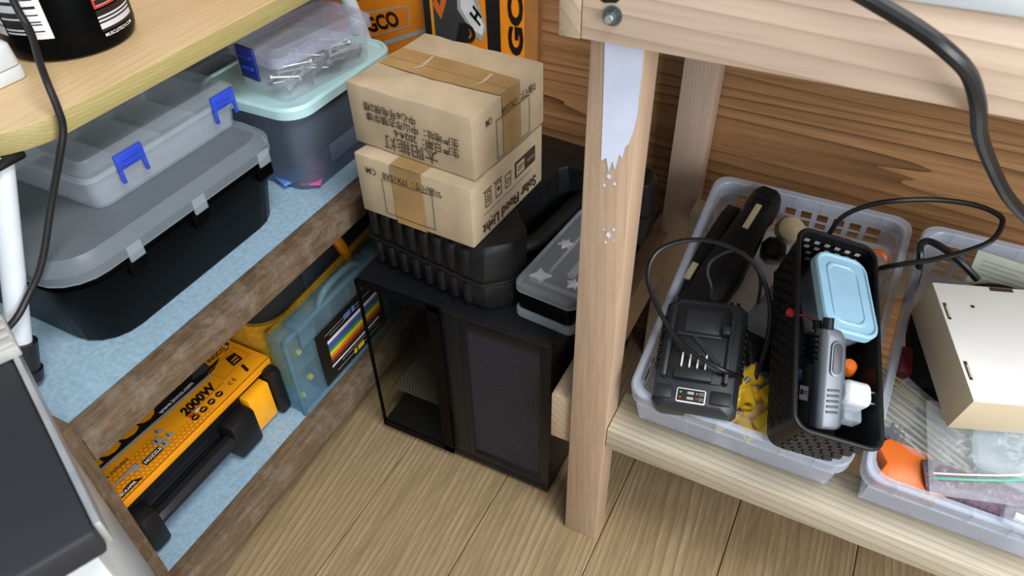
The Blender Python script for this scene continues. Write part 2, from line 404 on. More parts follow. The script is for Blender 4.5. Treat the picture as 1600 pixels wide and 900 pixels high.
MB().box(-0.078, -0.048, 0.007, 0.44, 0.2, 0.285).build('side_rail', PINE_Y, wb, bevel=0.0015)
MB().box(0.0008, 1.25, 0.003, 0.070, 0.224, 0.262).build('lower_beam', PINE_GREY, wb, bevel=0.0018)
MB().box(-0.012, 1.25, 0.352, 0.389, 0.315, 0.366).build('rear_rail', PINE_GREY, wb, bevel=0.0015)
MB().box(1.2, 1.248, 0.071, 0.114, 0.0, 0.836).build('leg', PINE_Z, wb, bevel=0.0015)
MB().box(-0.08, 1.27, -0.030, 0.439, 0.8365, 0.856).build('tabletop', WHITE, wb, bevel=0.002)
# bolt head with washer, and the drilled hole above it
def hexbolt(x, z):
    mb = MB(); n = 6
    mb.loft([[(x + 0.0052 * math.cos(i * math.pi / 3 + .3), y, z + 0.0052 * math.sin(i * math.pi / 3 + .3)) for i in range(6)] for y in (-0.0275, -0.033)])
    o = mb.build('bolt', BOLTM, wb, bevel=0.0008)
    w = MB(); w.loft([[(x + 0.0078 * math.cos(i * math.pi / 12), y, z + 0.0078 * math.sin(i * math.pi / 12)) for i in range(24)] for y in (-0.0262, -0.0276)])
    w.build('washer', BOLTM, o)
    t = MB(); t.loft([[(x + 0.003 * math.cos(i * math.pi / 8), y, z + 0.003 * math.sin(i * math.pi / 8)) for i in range(16)] for y in (-0.033, -0.036)])
    t.build('bolt_thread', METAL, o)
hexbolt(-0.0205, 0.7945)
Face(bm_, (0, -0.026, 0), (1, 0, 0), (0, 0, 1)).poly('drilled_hole', [(-0.027 + 0.012 * math.cos(a) * random.uniform(.8, 1.1), 0.811 + 0.008 * math.sin(a) * random.uniform(.8, 1.1)) for a in [i * 0.4189 for i in range(15)]], PBLACK)
# finger joint seams
jf = Face(bm_, (0, -0.026, 0), (1, 0, 0), (0, 0, 1))
# ================================================================== old shelf unit, left
su = thing('shelf_unit', 'old two-tier wooden shelf lined with blue grey vinyl', 'shelf')
MB().box(-0.472, -0.44, -0.352, 0.438, 0.37, 0.408).build('front_board', OLD_Y, su, bevel=0.002)
MB().box(-0.473, -0.44, -0.352, 0.438, 0.05, 0.091).build('front_board', OLD_Y, su, bevel=0.002)
MB().box(-0.49, -0.436, -0.41, -0.353, 0.0, 0.436).build('shelf_post', OLD_Z, su, bevel=0.003)
MB().box(-0.99, -0.945, -0.41, -0.36, 0.0, 0.436).build('shelf_post', OLD_Z, su, bevel=0.003)
MB().box(-0.55, -0.51, 0.395, 0.438, 0.0, 0.368).build('shelf_post', OLD_Z, su, bevel=0.003)
for z in (0.4075, 0.0915):
    p = MB().box(-0.995, -0.4725, -0.40 if z > .2 else -0.352, 0.438, z - 0.012, z).build('shelf_panel', VINYL, su, smooth=0)
    f = Face(p, (0, 0, z), (1, 0, 0), (0, 1, 0))
    lines = [((-.6, -.13), (-.474, -.09)), ((-.52, -.30), (-.474, -.27)), ((-.6, .07), (-.474, .085)), ((-.495, -.35), (-.492, .43))]
    for (a, b) in lines:
        d = Vector((b[0] - a[0], b[1] - a[1])).normalized() * 0.0005
        f.poly('vinyl_crease', [(a[0] - d.y, a[1] + d.x), (a[0] + d.y, a[1] - d.x), (b[0] + d.y, b[1] - d.x), (b[0] - d.y, b[1] + d.x)], VCREASE, 0.0003)

# ================================================================== folding table standing on the shelf
ft = thing('folding_table', 'light wood veneer folding table with white tube legs standing on the shelf', 'table', (-0.55, 0.0, 0.408))
ol = rr(0.42, 0.60, 0.09, 10, -0.186, 0.03)
top = MB().loft([[(x, y, 0.242) for x, y in ol], [(x, y, 0.2635) for x, y in ol]]).build('table_edge', EDGE, ft, bevel=0.001)
oi = rr(0.418, 0.598, 0.089, 10, -0.186, 0.03)
MB().prism(oi, 0.2636, 0.2642).build('tabletop', VENEER, ft)
for sx in (0.0, -0.31):
    for (ya, yb) in ((-0.236, -0.327), (0.300, 0.374)):
        tp = Vector((sx - 0.005, ya, 0.24)); bt = Vector((sx - 0.005, yb, 0.012))
        leg = MB().tube([tp, bt], 0.0115, 16).build('leg', TUBEW, ft)
        d = (bt - tp).normalized()
        MB().tube([bt - d * 0.045, bt - d * 0.01], 0.0165, 16).tube([bt - d * 0.012, bt + d * 0.0], 0.019, 16).build('rubber_foot', RUBBER, leg)
        MB().box(sx - 0.024, sx + 0.012, ya - 0.020, ya + 0.016, 0.233, 0.2418).build('leg_bracket', BLACK, leg, bevel=0.004)

# supplement tub on the table
TB = (-0.664, -0.05); TZ = 0.6725; TR = 0.070
tb = thing('supplement_tub', 'black round supplement tub with white barcode and printed labels on the table', 'tub', (TB[0], TB[1], TZ))
MB().lathe([(0.060, 0.0), (0.066, 0.002), (TR - 0.001, 0.008), (TR, 0.016), (TR, 0.19), (0.06, 0.205), (0.055, 0.215)], 48).build('body', BLACKG, tb)
MB().lathe([(0.058, 0.215), (0.060, 0.218), (0.060, 0.25), (0.057, 0.253)], 40).build('lid', BLACK, tb)
def patch(name, a0, a1, z0, z1, mat, dr=0.0005, n=14):
    mb = MB(); vs = []; fs = []
    for i in range(n + 1):
        a = math.radians(a0 + (a1 - a0) * i / n); r = TR + dr
        vs += [(r * math.cos(a), r * math.sin(a), z0), (r * math.cos(a), r * math.sin(a), z1)]
    for i in range(n): fs.append((2 * i, 2 * i + 2, 2 * i + 3, 2 * i + 1))
    return mb.add(vs, fs).build(name, mat, tb)
def wrap(a_deg):
    return lambda q: Vector(((TR + 0.0009) * math.cos(math.radians(a_deg) + q.x / TR), (TR + 0.0009) * math.sin(math.radians(a_deg) + q.x / TR), q.y))
patch('nutrition_label', -125, -88, 0.030, 0.19, TXTGREY)
patch('small_print', -86, -68, 0.032, 0.19, TXTWHITE)
patch('barcode_label', -66, -46, 0.028, 0.19, PWHITE)
patch('barcode', -63.5, -51, 0.034, 0.17, BARCODE, 0.0009)
patch('red_label_frame', -7, 36, 0.047, 0.19, PRED)
patch('red_label_field', -5, 34, 0.0495, 0.186, TXTWHITE, 0.0008)
patch('small_print', -7, 36, 0.022, 0.045, TXTWHITE)
ff = Face(tb, (0, 0, 0), (1, 0, 0), (0, 0, 1))
ff.text('MUSCLETECH.COM', 0, 0.0165, 0.0050, PWHITE, warp=wrap(-6), bold=0.01)
# white socket block beside the tub
ab = thing('socket_block', 'white extension socket block at the edge of the table', 'socket', (-0.664, -0.205, 0.6725))
MB().prism(rr(0.08, 0.135, 0.010), 0.0, 0.014).build('base', WHITE, ab, bevel=0.002)
MB().loft([[(x, y, 0.0150) for x, y in rr(0.079, 0.134, 0.010)], [(x, y, 0.036) for x, y in rr(0.076, 0.131, 0.010)], [(x, y, 0.040) for x, y in rr(0.068, 0.123, 0.009)]]).build('cover', WHITE, ab, bevel=0.001)
MB().box(-0.02, 0.012, -0.02, 0.02, 0.0402, 0.044).build('rocker_switch', PGREY, ab, bevel=0.002)
# cable hanging over the edge
cb = MB().tube(spline([(-0.6, -0.133, 0.79), (-0.59, -0.139, 0.752), (-0.575, -0.145, 0.731), (-0.545, -0.166, 0.716), (-0.525, -0.179, 0.703), (-0.513, -0.187, 0.684), (-0.512, -0.191, 0.665), (-0.515, -0.203, 0.642), (-0.525, -0.229, 0.595), (-0.53, -0.262, 0.543), (-0.535, -0.287, 0.517), (-0.537, -0.313, 0.499), (-0.55, -0.347, 0.485), (-0.58, -0.40, 0.47)]), 0.0036, 10).build('power_cable', RUBBER)
tag(cb, 'black cable hanging over the edge of the light wood table', 'cable')

# ================================================================== things on the upper shelf
SZ = 0.408
tr = thing('storage_crate', 'large black storage box with cloudy lid on the upper shelf', 'box', (-0.643, -0.099, SZ))
MB().tub(0.280, 0.334, 0.106, 0.050, 0.003, 0.91).build('body', BLACKG, tr)
MB().loft([[(x, y, 0.086) for x, y in rr(0.279, 0.333, 0.050)], [(x, y, 0.092) for x, y in rr(0.281, 0.335, 0.050)]]).build('rim_band', BLACKG, tr)
def lidshape(w, d, r, z, h, lip=0.008):
    return MB().loft([[(x, y, z - 0.012) for x, y in rr(w - .004, d - .004, r)], [(x, y, z - 0.012) for x, y in rr(w, d, r)], [(x, y, z) for x, y in rr(w, d, r)], [(x, y, z + 0.004) for x, y in rr(w - lip, d - lip, r)],
        [(x, y, z + h - 0.003) for x, y in rr(w - 2.2 * lip, d - 2.2 * lip, r - lip / 2)], [(x, y, z + h) for x, y in rr(w - 3 * lip, d - 3 * lip, r - lip)]], cap0=False)
lidshape(0.288, 0.342, 0.052, 0.114, 0.012, 0.009).build('lid', LIDF, tr)
for y in (-0.085, 0.012, 0.125):
    MB().box(0.1441, 0.1475, y - 0.010, y + 0.010, 0.095, 0.115).build('lid_clip', LIDF, tr, bevel=0.001)
    MB().box(0.136, 0.1438, y - 0.013, y + 0.013, 0.074, 0.094).build('catch', BLACKG, tr, bevel=0.002)

ob = thing('parts_organizer', 'cloudy clear organizer with two bright blue latches on the black box', 'box', (-0.642, -0.055, SZ + 0.1268))
MB().tub(0.175, 0.230, 0.042, 0.014, 0.002, 0.95).build('body', FROST, ob)
lidshape(0.182, 0.238, 0.016, 0.051, 0.010, 0.007).build('lid', LIDF, ob)
for i in range(3):
    MB().box(-0.08, 0.08, -0.06 + 0.055 * i, -0.059 + 0.055 * i, 0.003, 0.042).build('divider', FROST, ob)
for y in (-0.060, 0.088):
    mb = MB().box(0.091, 0.0945, y - 0.019, y + 0.019, 0.036, 0.055).box(0.091, 0.0945, y - 0.019, y - 0.0145, 0.020, 0.036).box(0.091, 0.0945, y + 0.0145, y + 0.019, 0.020, 0.036).box(0.0946, 0.0962, y - 0.012, y + 0.012, 0.040, 0.043).box(0.0946, 0.0962, y - 0.012, y + 0.012, 0.047, 0.050)
    o = mb.build('latch', BLUE, ob, bevel=0.0007); o['label'] = 'bright blue snap latch'

tt = thing('food_tub', 'deep smoky clear tub with mint lid on the upper shelf', 'tub', (-0.578, 0.2035, SZ))
MB().tub(0.172, 0.228, 0.132, 0.03, 0.002, 0.86).build('body', TUBCL, tt)
MB().loft([[(x, y, 0.126) for x, y in rr(0.180, 0.236, 0.034, 8)], [(x, y, 0.126) for x, y in rr(0.186, 0.242, 0.036, 8)], [(x, y, 0.138) for x, y in rr(0.186, 0.242, 0.036, 8)], [(x, y, 0.142) for x, y in rr(0.180, 0.236, 0.034, 8)], [(x, y, 0.142) for x, y in rr(0.174, 0.230, 0.031, 8)], [(x, y, 0.139) for x, y in rr(0.170, 0.226, 0.03, 8)]]).build('lid', TEAL, tt)
for i, (lab, mat, x, y, z, sx, sy, sz, rz) in enumerate([
    ('pink packet lying inside the smoky clear tub', PINK, -0.522, 0.13, 0.415, 0.03, 0.045, 0.004, 25),
    ('blue packet lying inside the smoky clear tub', BLUEP, -0.552, 0.115, 0.415, 0.03, 0.04, 0.004, -20),
    ('magenta packet standing at the corner inside the smoky clear tub', PINK, -0.542, 0.155, 0.421, 0.02, 0.05, 0.004, 50),
    ('dark block filling the smoky clear tub', SLATE, -0.602, 0.215, 0.416, 0.09, 0.15, 0.10, 0),
    ('pale card leaning inside the smoky clear tub', PWHITE, -0.522, 0.24, 0.416, 0.003, 0.13, 0.028, 0)]):
    mb = MB().box(-sx / 2, sx / 2, -sy / 2, sy / 2, 0, sz)
    o = mb.build('packet' if i < 3 else ('parts_block' if i == 3 else 'card'), mat, bevel=0.001, M=MX((x, y, z), (0, 0, rz)))
    tag(o, lab, 'packet' if i < 3 else ('block' if i == 3 else 'card'))

# clear box of bolts on the mint lid
BBM = MX((-0.546, 0.191, SZ + 0.1425), (0, 0, -9))
bb = thing('screw_box', 'clear lidded box of bolts with blue end clip on the mint lid', 'box', M=BBM)
MB().tub(0.100, 0.172, 0.055, 0.014, 0.0018, 0.92).build('body', CLEARP, bb)
MB().loft([[(x, y, z) for x, y in rr(0.1085 - d, 0.1805 - d, 0.016)] for z, d in ((0.049, 0.0), (0.0625, 0.0), (0.0625, 0.0015), (0.049, 0.0015))], close=True).build('lid_skirt', BOXCL, bb)
lidshape(0.108, 0.180, 0.016, 0.062, 0.009, 0.007).build('lid', BOXCL, bb)
MB().box(-0.018, 0.016, -0.0945, -0.0905, 0.026, 0.070).build('end_clip', NAVY, bb, bevel=0.001)['label'] = 'navy blue end clip'
MB().box(-0.012, 0.010, -0.0965, -0.0946, 0.040, 0.044).box(-0.012, 0.010, -0.0965, -0.0946, 0.056, 0.058).build('clip_ridge', BLUE, bb)
hm = MB()
for q in ((-0.004, 0.042, 0.0475, 0.051), (-0.004, 0.042, 0.036, 0.0385), (-0.004, 0.0, 0.036, 0.051), (0.038, 0.042, 0.036, 0.051)):
    hm.box(0.0545, 0.0575, q[0], q[1], q[2], q[3])
hm.build('front_catch', FROST, bb, bevel=0.0006)
MB().box(-0.044, 0.044, 0.02, 0.0215, 0.003, 0.048).build('divider', CLEARP, bb)
MB().box(-0.044, 0.044, -0.03, -0.0285, 0.003, 0.048).build('divider', CLEARP, bb)
sh = MB(); sh.tube([(0, -0.018, 0), (0, 0.018, 0)], 0.0017, 8)
hd = MB(); hd.tube([(0, 0.018, 0), (0, 0.0215, 0)], 0.0040, 6)
b0 = None
for i in range(60):
    loc = Vector((random.uniform(-0.020, 0.034), random.uniform(-0.060, 0.060), 0.008 + 0.022 * random.random()))
    M = BBM @ Matrix.Translation(loc) @ Euler((random.uniform(-.25, .25), 0, random.choice((0, math.pi)) + random.uniform(-0.7, 0.7))).to_matrix().to_4x4()
    if b0 is None:
        b0 = thing('bolt', 'loose zinc bolt inside the clear lidded box', 'bolt', M=M, group='loose bolts in the clear box')
        c1 = sh.build('shank', METAL, b0); c2 = hd.build('bolt_head', METAL, b0)
    else:
        r = b0.copy(); COL.objects.link(r); r.matrix_basis = M
        for c in (c1, c2):
            q = c.copy(); COL.objects.link(q); q.parent = r

# dark smoky box behind the bolt box
db = thing('smoky_box', 'dim clear box at the back of the upper shelf behind the bolt box', 'box', (-0.80, 0.21, SZ))
MB().tub(0.16, 0.24, 0.11, 0.02, 0.002, 0.93).build('body', TUBCL, db)
lidshape(0.168, 0.248, 0.022, 0.12, 0.01, 0.007).build('lid', FROST, db)

# orange tool carton at the back of the shelf
oa = thing('tool_carton', 'orange power tool carton with brand panel behind the mint lidded tub', 'box', (-0.574, 0.389, SZ))
MB().box(-0.105, 0.104, 0.0, 0.048, 0.0, 0.33).build('carton_body', ORANGE2, oa, bevel=0.001)
f = Face(oa, (-0.094, 0.0, -0.040), (1, 0, 0), (0, 0, 1))
f.poly('logo_border', [(0.055, 0.115), (0.185, 0.171), (0.197, 0.176), (0.197, 0.183), (0.18, 0.177), (0.055, 0.123)], PGREY)
f.poly('logo_panel', [(0.050, 0.135), (0.165, 0.180), (0.168, 0.208), (0.162, 0.214), (0.050, 0.180)], PGREY, 0.0005)
f.poly('logo_field', [(0.052, 0.138), (0.163, 0.182), (0.166, 0.206), (0.160, 0.211), (0.052, 0.177)], ORANGE2, 0.0007)
f.text('INGCO', 0.054, 0.146, 0.032, PBLACK, 0.0010, bold=0.04, rot=20, sx=0.95)
for i, z in enumerate((0.222, 0.262)):
    f.poly('dark_rule', [(0.03, z - .03), (0.19, z + 0.028), (0.19, z + 0.032), (0.03, z - 0.026)], PBLACK)
for i in range(3):
    f.poly('small_print', [(0.10, 0.094 - i * 0.018), (0.175 + 0.01 * i, 0.125 - i * 0.018), (0.175 + 0.01 * i, 0.128 - i * 0.018), (0.10, 0.0975 - i * 0.018)], TXTDARK)
# lower shelf ------------------------------------------------------
LZ = 0.092
hg = thing('tool_case', 'black carry case in orange heat gun sleeve with yellow latches on lower shelf', 'case', (-0.515, -0.2, LZ))
MB().box(-0.24, -0.012, -0.145, 0.152, 0.0, 0.055).build('lower_shell', BLACK, hg, bevel=0.008)
MB().box(-0.24, -0.012, -0.145, 0.152, 0.056, 0.1055).build('upper_shell', BLACK, hg, bevel=0.008)
sl = MB().box(-0.24, -0.006, -0.148, 0.153, 0.1058, 0.1075).box(-0.0075, -0.006, -0.148, 0.153, 0.092, 0.1075).build('printed_sleeve', ORANGE, hg, bevel=0.0005)
f = Face(hg, (-0.006, -0.148, 0.1077), (0, 1, 0), (-1, 0, 0))
# a: along the case (0..0.30), b: up the sleeve (0..0.23)
f.poly('black_band', [(0, 0.068), (0.245, 0.056), (0.30, 0.082), (0.30, 0.234), (0, 0.234)], PBLACK, 0.0002)
f.poly('white_rule', [(0, 0.063), (0.235, 0.0515), (0.238, 0.0555), (0, 0.068)], PGREY, 0.0003)
hexm = MB()
for i in range(26):
    for j in range(8):
        x = 0.004 + i * 0.0072 + (j % 2) * 0.0036; y = 0.003 + j * 0.0063
        if x > 0.19 or y > 0.05 - 0.0002 * i * 3 - 0.02 * (x > 0.12): continue
        for k in range(6):
            a = math.radians(60 * k + 30); b = math.radians(60 * k + 90); r1 = 0.0040; r2 = 0.0034
            hexm.add([f.m @ Vector((x + r * math.cos(t), y + r * math.sin(t), 0.0002)) for r, t in ((r1, a), (r1, b), (r2, b), (r2, a))], [(0, 1, 2, 3)])
o = hexm.build('hexagon_pattern', HEXO, hg, smooth=0)
f.text('INGCO', 0.012, 0.073, 0.052, ORANGE, bold=0.05, sx=0.82)
f.text('www.ingco.com', 0.148, 0.063, 0.0105, PWHITE, bold=0.02, sx=0.92)
f.text('2000W', 0.160, 0.028, 0.0215, PBLACK, bold=0.045, shear=0.2, sx=0.9)
f.rect('underline', 0.160, 0.0255, 0.232, 0.0262, PBLACK)
f.rect('nozzle_plate', 0.076, 0.014, 0.106, 0.024, PBLACK)
f.text('NOZZLE', 0.0775, 0.0165, 0.0072, PWHITE, 0.0008, bold=0.04, sx=1.0)
f.text('series included', 0.022, 0.045, 0.0085, PBLACK, rot=-2, bold=0.01)
f.poly('scraper_plate', [(0.024, 0.004), (0.062, 0.004), (0.050, 0.014), (0.036, 0.013)], PBLACK)
f.text('SCRAPER', 0.028, 0.006, 0.006, PWHITE, 0.0008, bold=0.03)
f.poly('scraper_picture', [(0.020, 0.028), (0.044, 0.027), (0.060, 0.024), (0.066, 0.018), (0.073, 0.021), (0.070, 0.032), (0.063, 0.030), (0.044, 0.030), (0.020, 0.033)], PGREY)
for (x, y, s) in ((0.110, 0.030, 1), (0.122, 0.042, .8), (0.125, 0.024, .8), (0.112, 0.018, .9)):
    f.poly('nozzle_picture', [(x - 0.006 * s, y), (x - 0.003 * s, y + 0.007 * s), (x + 0.003 * s, y + 0.009 * s), (x + 0.007 * s, y + 0.002 * s), (x + 0.009 * s, y - 0.005 * s), (x, y - 0.004 * s)], PGREY)
    f.poly('nozzle_shade', [(x - 0.002 * s, y), (x - 0.001 * s, y + 0.006 * s), (x + 0.001 * s, y + 0.006 * s), (x + 0.001 * s, y)], PDGREY, 0.0008)
for i in range(4):
    f.disc('spec_icon', 0.165 + i * 0.0155, 0.015, 0.0056, PBLACK)
    f.rect('icon_mark', 0.162 + i * 0.0155, 0.0135, 0.168 + i * 0.0155, 0.0165, ORANGE, 0.0008)
f.text('C E', 0.231, 0.012, 0.009, PBLACK, bold=0.01)
f.rect('colour_chip', 0.160, 0.020, 0.170, 0.024, PRED); f.rect('colour_chip', 0.172, 0.020, 0.18, 0.024, PWHITE)
f.poly('heat_gun_picture', [(0.215, 0.070), (0.235, 0.064), (0.262, 0.070), (0.285, 0.066), (0.296, 0.074), (0.296, 0.10), (0.24, 0.098)], PDGREY, 0.0005)
f.poly('gun_body_picture', [(0.246, 0.066), (0.268, 0.066), (0.290, 0.070), (0.290, 0.084), (0.250, 0.086)], ORANGE, 0.0007)
f.text('INGCO', 0.2505, 0.0705, 0.0105, PBLACK, 0.0009, bold=0.03)
f.poly('switch_picture', [(0.262, 0.034), (0.280, 0.032), (0.284, 0.052), (0.268, 0.056)], PBLACK, 0.0007)
f.rect('switch_line', 0.266, 0.037, 0.278, 0.0395, ORANGE, 0.0009); f.rect('switch_line', 0.268, 0.043, 0.280, 0.0455, ORANGE, 0.0009)
f.poly('cable_picture', [(0.262, 0.008), (0.267, 0.008), (0.272, 0.024), (0.267, 0.025)], PBLACK, 0.0007)
f.frame('panel_outline', 0.235, 0.028, 0.292, 0.060, 0.0008, HEXO, 0.0006)
# handle, latches
MB().tube(spline([(-0.012, -0.112, 0.045), (0.000, -0.112, 0.042), (0.004, -0.104, 0.046), (0.006, -0.08, 0.048), (0.006, -0.02, 0.050), (0.006, 0.03, 0.050), (0.004, 0.052, 0.050)], 5), 0.0115, 8).build('carry_handle', BLACK, hg)
for y, w in ((-0.118, 0.015), (0.058, 0.024)):
    MB().box(-0.014, 0.019, y - w, y + w, 0.008, 0.078).build('hinge_block', BLACK, hg, bevel=0.007)
for y in (-0.150, 0.106):
    MB().box(-0.014, 0.006, y - 0.022, y + 0.022, 0.010, 0.082).build('latch', YELLOW, hg, bevel=0.003)['label'] = 'yellow snap latch'
MB().box(-0.014, 0.014, 0.130, 0.152, 0.004, 0.096).build('corner_bumper', BLACK, hg, bevel=0.006)

# teal organizer with colour code label
to = thing('resistor_organizer', 'blue tinted clear organizer with rainbow resistor label standing on lower shelf', 'box', (-0.488, 0.075, LZ))
MB().box(-0.021, 0.014, -0.128, 0.148, 0.002, 0.162).build('body', TEALCL, to, bevel=0.006)
fr = MB()
for a, b, c, d in ((-0.13, 0.15, 0.0, 0.008), (-0.13, 0.15, 0.156, 0.164), (-0.13, -0.122, 0.0, 0.164), (0.142, 0.15, 0.0, 0.164)):
    fr.box(0.010, 0.0172, a, b, c, d)
fr.build('lid_frame', TEALCL, to, bevel=0.002)
for y in (-0.085, 0.105):
    l = MB().box(-0.004, 0.022, y - 0.017, y + 0.017, 0.150, 0.170).box(0.017, 0.021, y - 0.017, y + 0.017, 0.128, 0.152).build('latch', TEALCL, to, bevel=0.003)
MB().tube(spline([(0.012, -0.045, 0.160), (0.012, -0.035, 0.172), (0.012, -0.015, 0.182), (0.012, 0.035, 0.182), (0.012, 0.055, 0.172), (0.012, 0.065, 0.160)], 5), 0.0055, 10).build('handle', TEALCL, to)
for y in (-0.075, -0.02, 0.03, 0.09):
    MB().box(-0.016, 0.009, y - 0.0008, y + 0.0008, 0.006, 0.158).build('divider', TEALCL, to)
MB().box(-0.016, 0.009, -0.124, 0.144, 0.079, 0.0806).build('divider', TEALCL, to)
for (y, z) in ((-0.098, 0.112), (-0.09, 0.048), (-0.115, 0.03)):
    MB().box(0.002, 0.008, y - 0.004, y + 0.004, z - 0.003, z + 0.003).build('paper_tag', YCONN, to)
f = Face(to, (0.0178, -0.072, 0.012), (0, 1, 0), (0, 0, 1))
f.rect('label_card', 0.0, 0.0, 0.168, 0.112, PBLACK)
cols = ['#cfd6de', '#5c4a8c', '#2f4f9c', '#3d8a3a', '#cfc62e', '#d67a1e', '#b03a2a', '#4a332a']
rows = [(0.093, 0.0925)]
z = 0.083
for i, cc in enumerate(cols):
    hgt = 0.0062
    f.rect('colour_stripe', 0.022, z - hgt, 0.158, z, plain('stripe_%d' % i, cc, 0.45, noise=0.02), 0.0007); z -= hgt
f.rect('label_line', 0.020, 0.026, 0.15, 0.0295, PWHITE, 0.0007)
f.rect('label_line', 0.045, 0.020, 0.14, 0.0212, PGREY, 0.0007); f.rect('label_line', 0.030, 0.010, 0.15, 0.0112, PGREY, 0.0007)
f.rect('resistor_lead', 0.02, 0.0965, 0.145, 0.0975, PGREY, 0.0007); f.rect('resistor_lead', 0.03, 0.090, 0.12, 0.0908, PGREY, 0.0007)
f.rect('resistor_picture', 0.068, 0.090, 0.096, 0.101, BLUEP, 0.0009); f.rect('resistor_band', 0.076, 0.090, 0.079, 0.101, PINK, 0.0011); f.rect('resistor_band', 0.086, 0.090, 0.089, 0.101, PBLACK, 0.0011)
f.rect('resistor_picture', 0.075, 0.006, 0.102, 0.016, YCONN, 0.0009); f.rect('resistor_band', 0.082, 0.006, 0.085, 0.016, PBLACK, 0.0011)

# black and yellow tool bag behind
bg = thing('tool_bag', 'black and yellow fabric tool bag behind the rainbow label organizer', 'bag', (-0.60, 0.13, LZ))
MB().loft([[(x, y, z) for x, y in rr(0.145 * s, 0.34 * s2, 0.04, 6)] for z, s, s2 in ((0.0, 0.94, 0.96), (0.02, 1, 1), (0.11, 1.03, 1.0), (0.146, 1.0, 0.99))]).build('yellow_base', YBAG, bg)
MB().loft([[(x + sh_, y, z) for x, y in rr(0.14 * s, 0.335 * s2, 0.045, 6)] for z, s, s2, sh_ in ((0.1465, 1.0, 0.98, 0.0), (0.175, 1.12, 0.98, 0.004), (0.21, 1.08, 0.94, 0.0), (0.245, 0.8, 0.9, -0.01), (0.262, 0.4, 0.8, -0.01))]).build('black_body', SOFTBLK, bg)
MB().box(0.080, 0.085, -0.078, -0.028, 0.165, 0.215).build('pocket_patch', SLATE, bg, bevel=0.002)
MB().tube(spline([(0.05, 0.000, 0.245), (0.082, 0.010, 0.205), (0.086, 0.022, 0.165), (0.080, 0.032, 0.125)], 5), 0.009, 8).build('orange_strap', ORANGE2, bg)
MB().tube(spline([(0.072, -0.16, 0.135), (0.078, -0.05, 0.150), (0.078, 0.05, 0.155), (0.072, 0.15, 0.165)], 5), 0.007, 8).build('yellow_piping', YBAG, bg)

# dark topped cabinet at the lower left
M = Matrix.Translation((-0.139, -0.473, 0.0)) @ Matrix.Rotation(math.radians(-22.5), 4, 'Z')
dc = thing('equipment_cabinet', 'dark topped white cabinet with worn silver edge in the lower left corner', 'cabinet', M=M)
MB().box(-0.25, -0.022, -0.36, -0.012, 0.0, 0.626).build('cabinet_body', WHITE, dc, bevel=0.002)
MB().box(-0.265, 0.0, -0.38, -0.003, 0.628, 0.65).build('top_panel', DPANEL, dc, bevel=0.003)
MB().box(-0.265, -0.004, -0.0028, 0.0015, 0.630, 0.6505).build('silver_edge', METAL, dc, bevel=0.001)['label'] = 'worn silver edge strip'
hgm = MB().box(-0.215, -0.172, -0.012, 0.004, 0.6503, 0.659)
for i in range(4): hgm.box(-0.212 + i * 0.0105, -0.206 + i * 0.0105, -0.011, 0.003, 0.659, 0.6615)
hgm.build('corner_bracket', PGREY, dc, bevel=0.001)

# ================================================================== computer case on the floor
pc = thing('computer_case', 'black computer case with glass and mesh panels on the floor', 'computer', (-0.395, 0.038, 0.0))
W_, D_, H_ = 0.302, 0.36, 0.34
MB().box(0, W_, 0.0, D_, H_ - 0.012, H_).build('top_panel', PCBLK, pc, bevel=0.002)
MB().box(0, W_, 0.0, D_, 0.008, 0.024).build('bottom_panel', PCBLK, pc, bevel=0.002)
MB().box(W_ - 0.006, W_, 0.006, D_, 0.024, H_ - 0.012).build('side_panel', PCBLK, pc, bevel=0.001)
MB().box(0, W_ - 0.006, D_ - 0.006, D_, 0.024, H_ - 0.012).build('rear_panel', PCBLK, pc)
MB().box(0.136, 0.164, 0.0, 0.012, 0.0242, H_ - 0.0122).build('centre_pillar', PCBLK, pc, bevel=0.001)
fr = MB().box(0.164, 0.175, 0, 0.008, 0.0242, H_ - 0.0122).box(W_ - 0.016, W_ - 0.0, 0, 0.0058, 0.0242, H_ - 0.0122).box(0.175, W_ - 0.016, 0, 0.008, 0.0242, 0.042).box(0.175, W_ - 0.016, 0, 0.008, H_ - 0.03, H_ - 0.0122)
fr.build('mesh_frame', PCBLK, pc, bevel=0.0008)
MB().box(0.175, W_ - 0.016, 0.002, 0.0028, 0.042, H_ - 0.03).build('mesh_sheet', MESHS, pc, smooth=0)
MB().box(0.0005, 0.1362, -0.004, -0.0005, 0.014, H_ - 0.002).build('glass_panel', GLASS, pc, bevel=0.0008)
MB().box(0.0, 0.003, 0.0, D_ - 0.006, 0.0242, H_ - 0.0122).build('glass_panel', GLASS, pc, smooth=0)
gf = MB().box(0.0, 0.0035, -0.0046, -0.0002, 0.014, H_ - 0.002).box(0.118, 0.1365, -0.0046, -0.0042, 0.014, H_ - 0.002).box(0.0, 0.1365, -0.0046, -0.0042, 0.014, 0.028).box(0, 0.1365, -0.0046, -0.0042, H_ - 0.012, H_ - 0.002)
gf.build('glass_border', BLACKG, pc)
MB().box(0.005, 0.13, 0.03, D_ - 0.01, 0.075, 0.0765).build('power_supply_shroud', SHROUD, pc, smooth=0)
MB().box(0.128, 0.134, 0.014, D_ - 0.008, 0.026, H_ - 0.014).build('motherboard_tray', PCBLK, pc, smooth=0)
